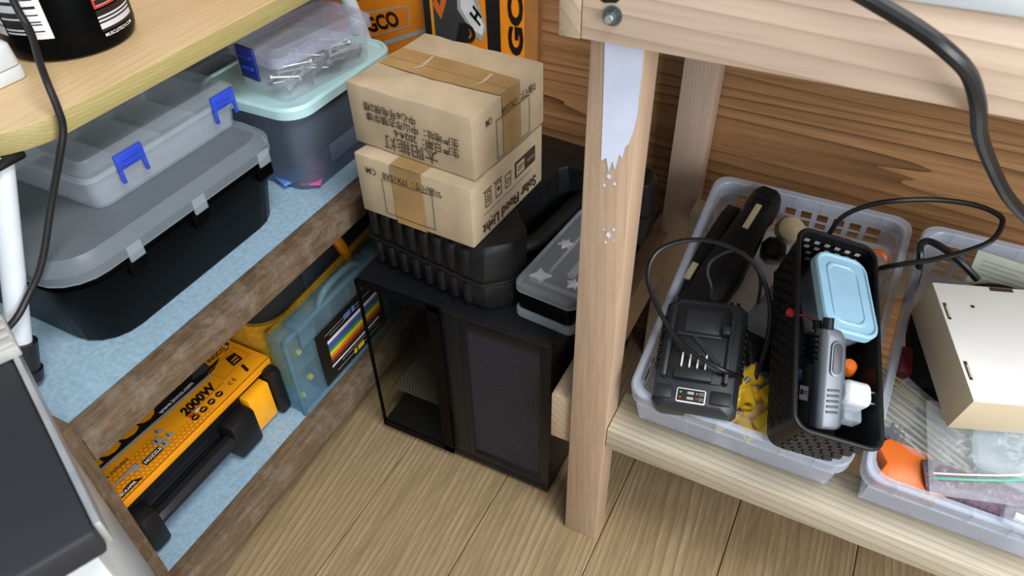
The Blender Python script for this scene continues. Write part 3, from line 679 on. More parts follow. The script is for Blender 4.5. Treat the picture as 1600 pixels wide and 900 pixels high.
for i in range(2):
    zc = 0.112 + i * 0.128
    fan = MB(); cx = 0.231
    fan.loft([[(cx + r * math.cos(k * math.pi / 16), y, zc + r * math.sin(k * math.pi / 16)) for k in range(32)] for r, y in ((0.052, 0.012), (0.055, 0.012), (0.055, 0.03), (0.052, 0.03))], close=True)
    fo = fan.build('fan', SLATE2, pc)
    hub = MB(); hub.loft([[(cx + 0.018 * math.cos(k * math.pi / 10), y, zc + 0.018 * math.sin(k * math.pi / 10)) for k in range(20)] for y in (0.013, 0.028)])
    hub.build('fan_hub', SLATE2, fo)
    for k in range(9):
        a = k * 2 * math.pi / 9; ca, sa = math.cos(a), math.sin(a); cb_, sb = math.cos(a + .45), math.sin(a + .45)
        bl = MB().add([(cx + 0.017 * ca, 0.016, zc + 0.017 * sa), (cx + 0.051 * ca, 0.014, zc + 0.051 * sa), (cx + 0.051 * cb_, 0.027, zc + 0.051 * sb), (cx + 0.017 * cb_, 0.026, zc + 0.017 * sb)], [(0, 1, 2, 3)])
        bl.build('fan_blade', SLATE, fo)
for i in range(9):
    MB().box(W_ - 0.0002, W_ + 0.001, 0.05 + 0.0, 0.20, 0.19 + i * 0.013, 0.194 + i * 0.013).build('vent_rib', PCBLK, pc)
for (x, y) in ((0.02, 0.02), (W_ - 0.02, 0.02), (0.02, D_ - 0.03), (W_ - 0.02, D_ - 0.03)):
    MB().lathe([(0.011, 0.0), (0.012, 0.001), (0.012, 0.0078)], 16, (x, y)).build('foot', RUBBER, pc)
MB().box(W_ + 0.0001, W_ + 0.001, 0.018, 0.021, 0.062, 0.065).build('screw', METAL, pc)

# ================================================================== black blow-moulded case on the computer
kc = thing('drill_case', 'black ribbed plastic tool case lying on the computer case', 'case', (-0.398, 0.080, 0.3405), (0, 0, -8.5))
body = [(0.012, 0.0), (0.198, 0.0), (0.205, 0.003), (0.226, 0.028), (0.229, 0.036), (0.229, 0.062), (0.226, 0.068), (0.198, 0.090), (0.186, 0.102), (0.182, 0.112), (0.182, 0.215), (0.190, 0.228), (0.300, 0.240), (0.312, 0.248), (0.312, 0.270), (0.300, 0.290), (0.215, 0.292), (0.01, 0.283), (0.0, 0.275), (0.0, 0.012)]
def inset(poly, d):
    cx = sum(p[0] for p in poly) / len(poly); cy = sum(p[1] for p in poly) / len(poly)
    return [(x + (cx - x) * d, y + (cy - y) * d) for x, y in poly]
def shell(z0, z1, flip):
    k = [(z0, 0.05 if flip else 0.0), (z0 + (z1 - z0) * .2, 0.02 if flip else 0.0), (z0 + (z1 - z0) * .8, 0.0 if flip else 0.02), (z1, 0.0 if flip else 0.055)]
    return MB().loft([[(x, y, z) for x, y in inset(body, d)] for z, d in k])
shell(0.0, 0.045, True).build('lower_shell', CASEBLK, kc, bevel=0.0015, smooth=24)
shell(0.050, 0.1045, False).build('upper_shell', CASEBLK, kc, bevel=0.002, smooth=24)
MB().loft([[(x, y, z) for x, y in inset(body, -0.018)] for z in (0.0452, 0.0498)]).build('seam_flange', CASEBLK, kc, bevel=0.001)
MB().tube(spline([(0.195, 0.07, 0.055), (0.209, 0.098, 0.055), (0.212, 0.13, 0.055), (0.212, 0.20, 0.055), (0.209, 0.235, 0.055), (0.195, 0.25, 0.055)], 5), 0.012, 12).build('carry_handle', CASEBLK, kc)
for i in range(8):
    x = 0.016 + i * 0.0222
    MB().box(x, x + 0.013, -0.0055, 0.020, 0.056, 0.098).build('grip_rib', CASEBLK, kc, bevel=0.0045)
    MB().box(x + 0.001, x + 0.012, -0.0035, 0.014, 0.008, 0.042).build('grip_rib', CASEBLK, kc, bevel=0.003)
# ================================================================== two cardboard boxes
def carton(name, label, M, w, d, h, warp=0.0010):
    t = thing(name, label, 'box', M=M)
    mb = MB(); n = 8; rings = []
    for z in (0, h * .5, h):
        ring = []
        for (a, b) in (((0, 0), (w, 0)), ((w, 0), (w, d)), ((w, d), (0, d)), ((0, d), (0, 0))):
            for i in range(n):
                t_ = i / n; x = a[0] + (b[0] - a[0]) * t_; y = a[1] + (b[1] - a[1]) * t_
                bul = math.sin(math.pi * t_) * warp * (1 if z == h * .5 else 0.2)
                nx = (b[1] - a[1]); ny = -(b[0] - a[0]); l = math.hypot(nx, ny)
                ring.append((x + nx / l * bul, y + ny / l * bul, z + (random.uniform(-.0012, .0012) if z else 0)))
        rings.append(ring)
    mb.loft(rings, cap0=True, cap1=False)
    # lid as a fan so that it can dip slightly
    b = len(mb.v) - len(rings[-1]); c = len(mb.v); mb.v.append((w / 2, d / 2, h - 0.0012)); m = len(rings[-1])
    for i in range(m): mb.f.append((b + i, b + (i + 1) % m, c))
    mb.build('carton_body', CARD, t, bevel=0.0022)
    return t
lowM = MX((-0.379, 0.0625, 0.4455), (0, 0, -3.6))
lw, ld, lh = 0.1735, 0.173, 0.086
cl = carton('cardboard_box', 'cardboard box marked Solar Flood Light, lower of two on the black case', lowM, lw, ld, lh)
F1 = Face(cl, (lw, -0.0011, lh), (-1, 0, 0), (0, 0, -1))      # front face, printed upside down
F1.rect('packing_tape', 0.070, 0.0, 0.116, lh, TAPE, 0.0006)
F1.frame('printed_frame', 0.055, 0.024, 0.132, 0.077, 0.0009, INK, 0.0010)
F1.text('包装尺寸：17X15X8', 0.040, 0.014, 0.0125, INK, 0.0012, bold=0.01, sx=0.80)
F1.text('CM', 0.139, 0.014, 0.0125, INK, 0.0012, bold=0.01, sx=0.9)
F1t = Face(cl, (0, 0, lh), (1, 0, 0), (0, 1, 0))
F1t.rect('packing_tape', lw - 0.116, -0.001, lw - 0.070, ld, TAPE, 0.0009)
F2 = Face(cl, (lw + 0.0011, ld, lh), (0, -1, 0), (0, 0, -1))    # right face
F2.text('Solar Flood Light', 0.020, 0.064, 0.0215, INK, 0.0010, bold=0.02, sx=0.90)
F2.rect('printed_rule', 0.03, 0.050, 0.15, 0.0506, INK)
F2.rect('led_panel', 0.022, 0.018, 0.074, 0.041, INK); F2.rect('led_panel_field', 0.051, 0.021, 0.071, 0.038, CARD, 0.0008)
F2.text('LED', 0.0525, 0.026, 0.0095, INK, 0.0010, bold=0.02); F2.text('SOLAR', 0.026, 0.028, 0.006, CARD, 0.0010)
for i, x in enumerate((0.084, 0.107, 0.131)):
    F2.frame('pictogram', x, 0.022, x + 0.014, 0.042, 0.0012, INK)
    if i == 0:
        F2.disc('pictogram', x + 0.007, 0.033, 0.004, INK, r2=0.0028)
    elif i == 1:
        F2.disc('pictogram', x + 0.007, 0.031, 0.003, INK); F2.rect('pictogram', x - 0.001, 0.018, x + 0.018, 0.0195, INK)
    else:
        for k in range(3): F2.rect('pictogram', x + 0.003, 0.027 + 0.004 * k, x + 0.011, 0.0285 + 0.004 * k, INK)
        F2.rect('pictogram', x - 0.002, 0.018, x + 0.017, 0.0195, INK)
upM = MX((-0.392, 0.0865, 0.5322), (0.6, -0.3, -5.5))
uw, ud, uh = 0.184, 0.158, 0.082
cu_ = carton('cardboard_box', 'taped cardboard box with Chinese print, upper of two on the black case', upM, uw, ud, uh)
G1 = Face(cu_, (uw, -0.0011, uh), (-1, 0, 0), (0, 0, -1))
G1.text('太阳能灯', 0.050, 0.0585, 0.0215, INK, 0.0010, bold=0.0, sx=0.98)
G1.text('生产日期：2024-6', 0.018, 0.0455, 0.0135, INK, 0.0010, bold=0.01, sx=0.92)
G1.text('生产地址：中山市古镇华博', 0.018, 0.0325, 0.0128, INK, 0.0010, bold=0.01, sx=0.90)
G1.text('中心6号电梯2楼', 0.078, 0.020, 0.0128, INK, 0.0010, bold=0.01, sx=0.90)
G2 = Face(cu_, (uw + 0.0011, ud, uh), (0, -1, 0), (0, 0, -1))
G2.rect('packing_tape', 0.058, -0.0, 0.098, uh - 0.006, TAPE, 0.0006)
G2.frame('printed_frame', 0.038, 0.025, 0.112, 0.077, 0.0009, INK, 0.0010)
G2.text('包装尺寸：17X15X8', 0.022, 0.015, 0.0120, INK, 0.0012, bold=0.01, sx=0.72)
G2.text('CM', 0.120, 0.015, 0.0120, INK, 0.0012, bold=0.01, sx=0.72)
G3 = Face(cu_, (0, 0, uh), (1, 0, 0), (0, 1, 0))
tp = MB()
G3.poly('packing_tape', [(0.004, 0.058), (0.09, 0.055), (uw, 0.060), (uw, 0.104), (0.1, 0.108), (0.004, 0.106)], TAPE, 0.0006)
G3.rect('flap_seam', 0.0, 0.0785, uw, 0.0793, CARDIN, 0.0010)
G3.poly('tape_wrinkle', [(0.05, 0.060), (0.062, 0.075), (0.056, 0.104), (0.053, 0.104), (0.056, 0.076)], CARD, 0.0010)
G3.poly('tape_wrinkle', [(0.142, 0.062), (0.15, 0.078), (0.148, 0.10), (0.144, 0.1), (0.146, 0.078)], CARD, 0.0010)
# ================================================================== clear lidded organizer on the computer
co = thing('hardware_organizer', 'small organizer with clear lid and black core beside the tool case', 'box', (-0.109, 0.156, 0.3405), (0, 0, -5))
ow, od = 0.088, 0.190
MB().prism(rr(ow, od, 0.012), 0.0, 0.014).build('clear_base', FROST, co, bevel=0.003)
MB().prism(rr(ow - 0.006, od - 0.006, 0.010), 0.0145, 0.044).build('black_core', BLACKG, co, bevel=0.002)
MB().loft([[(x, y, z) for x, y in rr(ow - d, od - d, 0.012)] for z, d in ((0.0445, 0.004), (0.0445, 0.0), (0.056, 0.0), (0.059, 0.004), (0.059, 0.010), (0.058, 0.012))], cap0=False).build('clear_lid', FROST, co)
MB().prism(rr(ow - 0.014, od - 0.014, 0.010), 0.0445, 0.050).build('grey_tray', SLATE, co)
for (x, y, s, n) in ((-0.022, -0.062, 0.015, 4), (-0.026, 0.012, 0.011, 6), (0.022, -0.055, 0.010, 5), (0.016, 0.03, 0.010, 5)):
    poly = [(x + s * (1 if i % 2 == 0 else .5) * math.cos(i * math.pi / n + .5), y + s * (1 if i % 2 == 0 else .5) * math.sin(i * math.pi / n + .5)) for i in range(2 * n)]
    MB().prism(poly, 0.0502, 0.0545).build('pale_clip', PWHITE, co, bevel=0.0008)
for (x0, y0, x1, y1) in ((-0.03, -0.075, 0.04, -0.073), (-0.016, -0.05, -0.0145, 0.06), (0.008, -0.045, 0.016, -0.01)):
    MB().box(x0, x1, y0, y1, 0.0502, 0.0560).build('divider', FROST, co)

# ================================================================== picture carton standing behind the cardboard boxes
ob2 = thing('tool_carton', 'tall orange and black power tool carton standing behind the cardboard boxes', 'box', (-0.465, 0.376, 0.3405))
MB().box(0, 0.170, 0, 0.058, 0, 0.36).build('carton_body', ORANGE2, ob2, bevel=0.001)
f = Face(ob2, (0, 0, 0), (1, 0, 0), (0, 0, 1))
f.rect('black_edge', 0.0, 0.0, 0.012, 0.36, PBLACK); f.rect('yellow_edge', 0.012, 0.0, 0.0165, 0.36, YELLOW)
f.poly('tool_picture', [(0.0175, 0.15), (0.062, 0.18), (0.075, 0.215), (0.075, 0.36), (0.0175, 0.36)], PDGREY)
f.poly('tool_orange_trim', [(0.0175, 0.255), (0.030, 0.235), (0.046, 0.275), (0.046, 0.30), (0.040, 0.30), (0.030, 0.255), (0.0215, 0.27)], ORPL, 0.0007)
f.poly('glove_picture', [(0.060, 0.255), (0.085, 0.222), (0.098, 0.212), (0.108, 0.235), (0.095, 0.275), (0.09, 0.36), (0.062, 0.36)], PGREY, 0.0007)
f.poly('glove_highlight', [(0.066, 0.258), (0.085, 0.228), (0.10, 0.222), (0.104, 0.238), (0.085, 0.28), (0.075, 0.36), (0.066, 0.36)], PWHITE, 0.0009)
f.poly('glove_mark', [(0.080, 0.252), (0.097, 0.236), (0.099, 0.239), (0.083, 0.256)], PBLACK, 0.0012); f.poly('glove_mark', [(0.086, 0.262), (0.099, 0.248), (0.101, 0.251), (0.088, 0.267)], PBLACK, 0.0012)
f.poly('glove_mark', [(0.087, 0.246), (0.09, 0.243), (0.096, 0.254), (0.093, 0.258)], PBLACK, 0.0012)
f.poly('chuck_picture', [(0.050, 0.19), (0.066, 0.195), (0.080, 0.222), (0.074, 0.238), (0.062, 0.235)], PBLACK, 0.0013)
f.disc('chuck_ring', 0.074, 0.222, 0.015, PBLACK, 0.0015, 18, 0.009)
f.poly('black_band', [(0.112, 0.0), (0.131, 0.0), (0.131, 0.36), (0.106, 0.36), (0.108, 0.25)], PBLACK)
f.text('INGCO', 0.1665, 0.139, 0.031, PBLACK, rot=90, bold=0.05, sx=1.95)
fs = Face(ob2, (0.170, 0, 0), (0, 1, 0), (0, 0, 1))
fs.rect('side_panel', 0.0, 0.0, 0.058, 0.36, plain('shaded_carton_side', '#9c6a35', 0.6))  # shadowed side of the orange carton, its shade put into the colour
fs.rect('side_edge', 0.044, 0.0, 0.058, 0.36, plain('shaded_carton_edge', '#7a4f28', 0.6), 0.0008)  # rear strip of that shaded side, toned darker still

# ================================================================== baskets on the bench shelf (tilted, resting on the rear rail)
TILT = 18.18
_a = math.radians(TILT)
BO = Vector((0.02, 0.0, 0.3465))
BV = Vector((0, math.cos(_a), math.sin(_a))); BW = Vector((0, -math.sin(_a), math.cos(_a)))
def uvw(u, v, w): return BO + Vector((u, 0, 0)) + BV * v + BW * w
BR = Matrix.Rotation(_a, 4, 'X')
def at(u, v, w, rot=(0, 0, 0)):
    return Matrix.Translation(uvw(u, v, w)) @ BR @ Euler(tuple(math.radians(a) for a in rot), 'XYZ').to_matrix().to_4x4()

BWD, BLN, BDP = 0.250, 0.348, 0.086
def basket(label, u0):
    t = thing('storage_basket', label, 'basket', M=at(u0, 0, 0), group='translucent baskets on the bench shelf')
    def ring(ins, w, r=0.020): return [(x, y, w) for x, y in rr(BWD - 2 * ins, BLN - 2 * ins, r, 5, BWD / 2, BLN / 2)]
    MB().loft([ring(0, -0.024), ring(0, -0.002), ring(0.0015, 0), ring(0.008, 0), ring(0.0095, -0.002), ring(0.010, -0.024), ring(0.0075, -0.024), ring(0.007, -0.006), ring(0.0025, -0.006), ring(0.0025, -0.024)], close=True).build('rim', BASKP, t)
    # rim ribs
    for i in range(1, 7):
        MB().box(BWD * i / 7 - 0.0007, BWD * i / 7 + 0.0007, -0.0004, 0.008, -0.023, -0.0005).build('rim_rib', FROST, t)
        MB().box(BWD * i / 7 - 0.0007, BWD * i / 7 + 0.0007, BLN - 0.0105, BLN - 0.009, -0.023, -0.0005).build('rim_rib', FROST, t)
    zs = [-0.024 - 0.0155 * k for k in range(5)]
    def wall(name, p, q, nrm, n, solid=False):
        """grid wall from p to q at the rim, leaning inwards to the base"""
        P = Vector(p); Q = Vector(q); N = Vector(nrm); L = (Q - P).length; D = (Q - P).normalized()
        def pt(s, w): return P + D * s + N * (0.0095 + 0.004 * (-w - 0.024) / 0.06) + Vector((0, 0, w))
        mb = MB()
        def slab(s0, s1, w0, w1):
            th = N * 0.0016
            a, b, c, d = pt(s0, w0), pt(s1, w0), pt(s1, w1), pt(s0, w1)
            mb.add([a, b, c, d, a + th, b + th, c + th, d + th], [(0, 1, 2, 3), (7, 6, 5, 4), (0, 4, 5, 1), (1, 5, 6, 2), (2, 6, 7, 3), (3, 7, 4, 0)])
        if solid:
            slab(0.012, L - 0.012, -0.024, -BDP)
        else:
            m = 0.032
            slab(0.012, m, -0.024, -BDP); slab(L - m, L - 0.012, -0.024, -BDP)
            pitch = (L - 2 * m) / n
            for i in range(1, n):
                s = m + i * pitch; slab(s - 0.0035, s + 0.0035, -0.024, -BDP)
            for k in range(1, 4):
                w = -0.024 - 0.0145 * k; slab(m, L - m, w + 0.0014, w - 0.0014)
            slab(m, L - m, -0.082, -BDP)
        return mb.build(name, BASKP, t, smooth=0)
    wall('rear_grid_wall', (0, BLN, 0), (BWD, BLN, 0), (0, -1, 0), 9)
    fw = MB().loft([[(x, y + oy, w) for x, y in ((0.012 + i_, 0.0), (BWD - 0.012 - i_, 0.0), (BWD - 0.012 - i_, 0.0018), (0.012 + i_, 0.0018))] for w, oy, i_ in ((-0.0245, 0.0005, 0), (-0.075, 0.005, 0.001), (-0.083, 0.007, 0.003), (-0.0858, 0.010, 0.008))])
    fw.build('front_wall', BASKP, t)
    wall('side_grid_wall', (0, 0, 0), (0, BLN, 0), (1, 0, 0), 13)
    wall('side_grid_wall', (BWD, 0, 0), (BWD, BLN, 0), (-1, 0, 0), 13)
    for i in range(1, 7):
        MB().box(BWD * i / 7 - 0.0007, BWD * i / 7 + 0.0007, 0.0060, 0.0095, -0.080, -0.025).build('wall_rib', FROST, t)
    MB().box(0.013, BWD - 0.013, 0.009, BLN - 0.013, -BDP, -BDP + 0.002).build('base', BASKP, t, smooth=0)
    return t
basket('translucent white basket holding the battery charger and black wicker tray', 0.0)
basket('translucent white basket holding the cream carton and zip bag', 0.2605)

# ---------------------------------------------------------------- battery charger
CM = Matrix.Translation((0.0850, 0.0600, 0.3885)) @ Euler((math.radians(18.6), math.radians(-6), math.radians(8.8))).to_matrix().to_4x4()
ch = thing('battery_charger', 'dark slate battery charger lying in the basket', 'charger', M=CM)
def oct_(w, l, c): return [(-w + c, -l), (w - c, -l), (w, -l + c), (w, l - c), (w - c, l), (-w + c, l), (-w, l - c), (-w, -l + c)]
MB().loft([[(x, y, -0.044) for x, y in oct_(0.043, 0.066, 0.006)], [(x, y, -0.030) for x, y in oct_(0.047, 0.070, 0.007)], [(x, y, -0.010) for x, y in oct_(0.047, 0.071, 0.008)], [(x, y, 0.0) for x, y in oct_(0.042, 0.067, 0.012)]]).build('housing', SLATE, ch, bevel=0.0015)
MB().prism(oct_(0.033, 0.050, 0.006), 0.0, 0.0022).build('battery_bay', SLATE2, ch, bevel=0.001, M=Matrix.Translation((-0.002, 0.010, 0)))
MB().box(-0.022, 0.018, 0.022, 0.052, 0.0023, 0.0038).build('bay_plate', SLATE, ch, bevel=0.0006)
for x in (-0.036, 0.032):
    MB().box(x - 0.0025, x + 0.0025, -0.040, 0.050, 0.0003, 0.010).build('guide_rail', SLATE, ch, bevel=0.0015)
MB().box(0.022, 0.030, 0.020, 0.030, 0.004, 0.013).build('catch', SLATE, ch, bevel=0.001)
MB().add([(-0.012, 0.016, 0.0025), (-0.007, 0.018, 0.0025), (0.024, -0.014, 0.0025), (0.019, -0.017, 0.0025), (-0.012, 0.016, 0.005), (-0.007, 0.018, 0.005), (0.024, -0.014, 0.005), (0.019, -0.017, 0.005)], [(3, 2, 1, 0), (4, 5, 6, 7), (0, 1, 5, 4), (1, 2, 6, 5), (2, 3, 7, 6), (3, 0, 4, 7)]).build('ridge', SLATE, ch)
MB().box(-0.030, 0.022, 0.016, 0.020, 0.0025, 0.006).build('ridge', SLATE, ch, bevel=0.0008)
MB().box(-0.025, 0.017, -0.040, -0.026, 0.0024, 0.009).build('terminal_block', SLATE2, ch, bevel=0.001)
for i in range(4):
    MB().box(-0.0187 + i * 0.0088, -0.0171 + i * 0.0088, -0.027, -0.010, 0.0095, 0.0125).build('terminal_pin', PWHITE, ch)  # steel pins lying in shade, coloured white to keep them bright
sp_ = MB().loft([[(x, y, z) for x, y in rr(0.032, 0.017, 0.002, 3, -0.003, -0.0575)] for z in (0.0, 0.0012)]).build('status_panel', PWHITE, ch)
f = Face(sp_, (-0.003, -0.0575, 0.0012), (1, 0, 0), (0, 1, 0))
f.rect('panel_field', -0.0148, -0.0072, 0.0148, 0.0072, PBLACK)
for i in range(2):
    f.disc('indicator', -0.0115, 0.0032 - i * 0.0064, 0.0012, GREENZ if i == 0 else PRED, 0.0007)
    f.rect('battery_icon', -0.004, 0.0016 - i * 0.0064, 0.003, 0.0046 - i * 0.0064, PGREY, 0.0007)
    f.disc('indicator', 0.0065, 0.0032 - i * 0.0064, 0.0011, GREENZ if i == 0 else PRED, 0.0007)
    for k in range(2): f.frame('battery_icon', 0.009 + 0.0028 * k, 0.0014 - i * 0.0064, 0.0112 + 0.0028 * k, 0.005 - i * 0.0064, 0.0004, PGREY, 0.0007)
MB().box(0.018, 0.040, -0.064, -0.048, -0.001, 0.004).build('corner_foot', SLATE2, ch, bevel=0.0015)
MB().box(-0.043, -0.024, -0.064, -0.048, -0.001, 0.003).build('corner_foot', SLATE2, ch, bevel=0.0015)
for s in (-1, 1):
    for i in range(8):
        MB().box(s * 0.0455, s * 0.0495, -0.022 + i * 0.0088, -0.0175 + i * 0.0088, -0.028, -0.006).build('vent_fin', BLACK, ch, bevel=0.0012)
for i in range(10):
    MB().box(-0.037 + i * 0.0077, -0.0325 + i * 0.0077, 0.068, 0.0725, -0.026, -0.004).build('vent_fin', BLACK, ch, bevel=0.001)
cordA = [(0.137, 0.050, 0.380), (0.116, 0.034, 0.398), (0.081, 0.037, 0.4055), (0.048, 0.057, 0.409), (0.017, 0.08, 0.428), (0.002, 0.096, 0.448), (0.004, 0.115, 0.467), (0.024, 0.131, 0.478), (0.051, 0.143, 0.481), (0.084, 0.147, 0.477), (0.113, 0.143, 0.465), (0.136, 0.13, 0.44), (0.148, 0.11, 0.413), (0.150, 0.096, 0.377), (0.150, 0.08, 0.345)]
tag(MB().tube(spline(cordA), 0.0028, 8).build('charger_cord', RUBBER), 'black charger cord looping over the dark slate battery charger', 'cable')
tag(MB().tube(spline([(0.074, 0.135, 0.385), (0.071, 0.139, 0.417), (0.062, 0.146, 0.432), (0.062, 0.156, 0.444), (0.078, 0.176, 0.45), (0.096, 0.181, 0.447), (0.120, 0.174, 0.425), (0.126, 0.165, 0.38)]), 0.0021, 8).build('thin_cord', SLATE), 'thin grey cord arched behind the battery charger', 'cable')

# ---------------------------------------------------------------- black long tool at the back left of the basket
bt = thing('spring_clamp', 'long black plastic clamp with pale inserts at the basket back corner', 'clamp', M=at(0.057, 0.236, -0.012, (6, 0, -10)))
MB().loft([[(x, y, z) for x, z in ((-wd, -0.016), (wd, -0.016), (wd, 0.010), (wd * .6, 0.016), (-wd * .6, 0.016), (-wd, 0.010))] for y, wd in ((-0.10, 0.022), (-0.03, 0.026), (0.03, 0.021), (0.06, 0.018), (0.068, 0.020), (0.092, 0.019), (0.100, 0.014))]).build('upper_jaw', BLACK, bt, bevel=0.002)
MB().box(-0.005, 0.003, 0.030, 0.070, 0.0155, 0.0175).build('pale_insert', BEIGE, bt, bevel=0.0008)
MB().box(-0.012, 0.012, 0.078, 0.086, 0.0155, 0.019).build('jaw_lip', BLACK, bt, bevel=0.001)
MB().loft([[(x, y, z) for x, z in ((-0.043, -0.03), (-0.024, -0.03), (-0.024, zt), (-0.043, zt))] for y, zt in ((-0.10, -0.004), (0.0, 0.004), (0.05, 0.0), (0.07, -0.01))]).build('lower_jaw', BLACK, bt, bevel=0.002)
MB().box(-0.039, -0.030, -0.062, -0.036, -0.001, 0.0045).build('pale_insert', BEIGE, bt, bevel=0.0008)

# beige cap and dark knob near the back
tag(MB().lathe([(0.001, 0.016), (0.008, 0.0155), (0.016, 0.011), (0.020, 0.0), (0.018, -0.004), (0.001, -0.004)], 24).build('domed_pot', BEIGE, M=at(0.112, 0.306, -0.030, (20, 10, 0))), 'beige domed cap at the back of the charger basket', 'cap')
tag(MB().lathe([(0.001, 0.018), (0.012, 0.017), (0.017, 0.010), (0.018, -0.012), (0.001, -0.012)], 8).build('knurled_weight', BLACK, bevel=0.001, M=at(0.100, 0.272, -0.036, (15, -10, 30))), 'black faceted knob beside the beige domed cap', 'knob')

# crumpled plastic bags ------------------------------------------------
def bagmesh(w, d, h, seed, nx=16, ny=16, amp=0.006):
    rnd = random.Random(seed); ph = [(rnd.uniform(20, 90), rnd.uniform(20, 90), rnd.uniform(0, 6.3), rnd.uniform(.3, 1)) for _ in range(7)]
    def hgt(x, y):
        e = max(0.0, (1 - (2 * x / w) ** 4)) * max(0.0, (1 - (2 * y / d) ** 4))
        n = sum(a * math.sin(fx * x + fy * y + p) for fx, fy, p, a in ph) / 3
        return h * e ** 0.5, amp * n * (0.3 + e)
    vs = []; fs = []
    for s in (1, -1):
        for j in range(ny + 1):
            for i in range(nx + 1):
                x = w * (i / nx - .5); y = d * (j / ny - .5); a, b = hgt(x, y)
                vs.append((x, y, (s * 0.5 * a + b) + s * 0.0003))
    m = (nx + 1) * (ny + 1)
    for q in (0, m):
        for j in range(ny):
            for i in range(nx):
                k = q + j * (nx + 1) + i; fs.append((k, k + 1, k + nx + 2, k + nx + 1) if q == 0 else (k + nx + 1, k + nx + 2, k + 1, k))
    return MB().add(vs, fs)
tag(bagmesh(0.075, 0.11, 0.030, 3).build('plastic_bag', BAGCL, M=at(0.112, 0.195, -0.024, (0, -12, -20)), smooth=60), 'crumpled clear plastic bag between charger and black wicker tray', 'bag')
tag(MB().prism(rr(0.055, 0.095, 0.01), -0.016, 0.016).build('power_adapter', BLACK, bevel=0.004, M=at(0.128, 0.19, -0.062, (0, 0, -18))), 'black power adapter under the crumpled clear bag', 'adapter')
tag(MB().prism(rr(0.03, 0.085, 0.006), -0.012, 0.012).build('plug_lead', BLACK, bevel=0.004, M=at(0.133, 0.098, -0.045, (8, 6, 24))), 'black plug body wedged right of the battery charger', 'plug')
# yellow connectors in a small bag
yc = None
for i in range(24):
    M = at(0.108 + random.uniform(-0.01, 0.055), 0.022 + random.uniform(0, 0.07), -0.052 + 0.034 * random.random(), (random.uniform(-30, 30), random.uniform(-20, 20), random.uniform(-60, 40))) @ Matrix.Scale(1.3, 4)
    if yc is None:
        yc = thing('wire_connector', 'yellow tubular wire connector lying in the bag beside the charger', 'connector', M=M, group='yellow wire connectors beside the charger')
        a_ = MB().loft([[(r * math.cos(k * math.pi / 7), y, r * math.sin(k * math.pi / 7)) for k in range(14)] for r, y in ((0.0055, -0.014), (0.0075, -0.013), (0.0066, 0.0), (0.0045, 0.012), (0.003, 0.012), (0.0040, -0.014))], close=True).build('sleeve', YCONN, yc)
        b_ = MB().tube([(0, 0.006, 0), (0, 0.017, 0)], 0.0026, 8).build('tip', METAL, yc)
    else:
        r = yc.copy(); COL.objects.link(r); r.matrix_basis = M
        for c in (a_, b_):
            q = c.copy(); COL.objects.link(q); q.parent = r
tag(bagmesh(0.12, 0.085, 0.030, 9, amp=0.003).build('plastic_bag', BAGCL, M=at(0.130, 0.062, -0.044, (0, 0, 6)), smooth=60), 'clear bag holding the yellow wire connectors', 'bag')

# ---------------------------------------------------------------- black wicker tray (rolled to the right)
WM = Matrix.Translation((0.2159, 0.0920, 0.4490)) @ Euler((math.radians(17.1), math.radians(15.3), math.radians(18.2))).to_matrix().to_4x4()
wt = thing('wicker_tray', 'narrow black woven plastic tray tilted across the front basket rim', 'basket', M=WM)
ww, wl, wd_ = 0.093, 0.247, 0.072
rimp = rr(ww, wl, 0.016, 5)
MB().tube([(x, y, 0) for x, y in rimp] + [(rimp[0][0], rimp[0][1], 0)], 0.0028, 8).build('rim', BLACK, wt)
def wring(k, z, d=0): return [(x, y, z) for x, y in rr(ww * k - d, wl - ww * (1 - k) - d, 0.014, 5)]
MB().loft([wring(0.84, -wd_), wring(0.985, -0.001), wring(0.985, -0.001, 0.003), wring(0.84, -wd_ + 0.002, 0.003)]).build('liner', BLACK, wt)
# woven bars: staggered blocks on the outside
def woven(mbw, side):
    rows = 8
    for r in range(rows):
        z0 = -0.006 - r * 0.0082; k = 0.985 + (0.84 - 0.985) * (-z0 / wd_)
        hw = ww * k / 2; hl = (wl - ww * (1 - k)) / 2
        if side in (0, 1):
            n = 15; s = -1 if side == 0 else 1
            for i in range(n):
                y = -hl + 0.016 + (2 * hl - 0.032) * (i + (0.5 if r % 2 else 0)) / n
                mbw.box(s * hw - 0.0012, s * hw + 0.0012, y, y + 0.0105, z0 - 0.0062, z0)
        else:
            n = 5; s = -1 if side == 2 else 1
            for i in range(n):
                x = -hw + 0.012 + (2 * hw - 0.024) * (i + (0.4 if r % 2 else 0)) / n
                mbw.box(x, x + 0.0105, s * hl - 0.0012, s * hl + 0.0012, z0 - 0.0062, z0)
for sd in range(4):
    mbw = MB(); woven(mbw, sd); o = mbw.build('woven_side', BLACK, wt, bevel=0.0008, seg=1)
fslot = MB()
for r in range(4):
    for i in range(6): 
        x = -0.034 + i * 0.0125 + (r % 2) * 0.005; fslot.box(x, x + 0.006, wl / 2 - 0.0030 - 0.0016 * (r + 1) * 0.4 - 0.0022, wl / 2 - 0.003 - 0.0016 * (r + 1) * .4 - 0.0012, -0.013 - r * 0.010, -0.009 - r * 0.010)
fslot.build('light_slot', PGREY, wt, smooth=0)

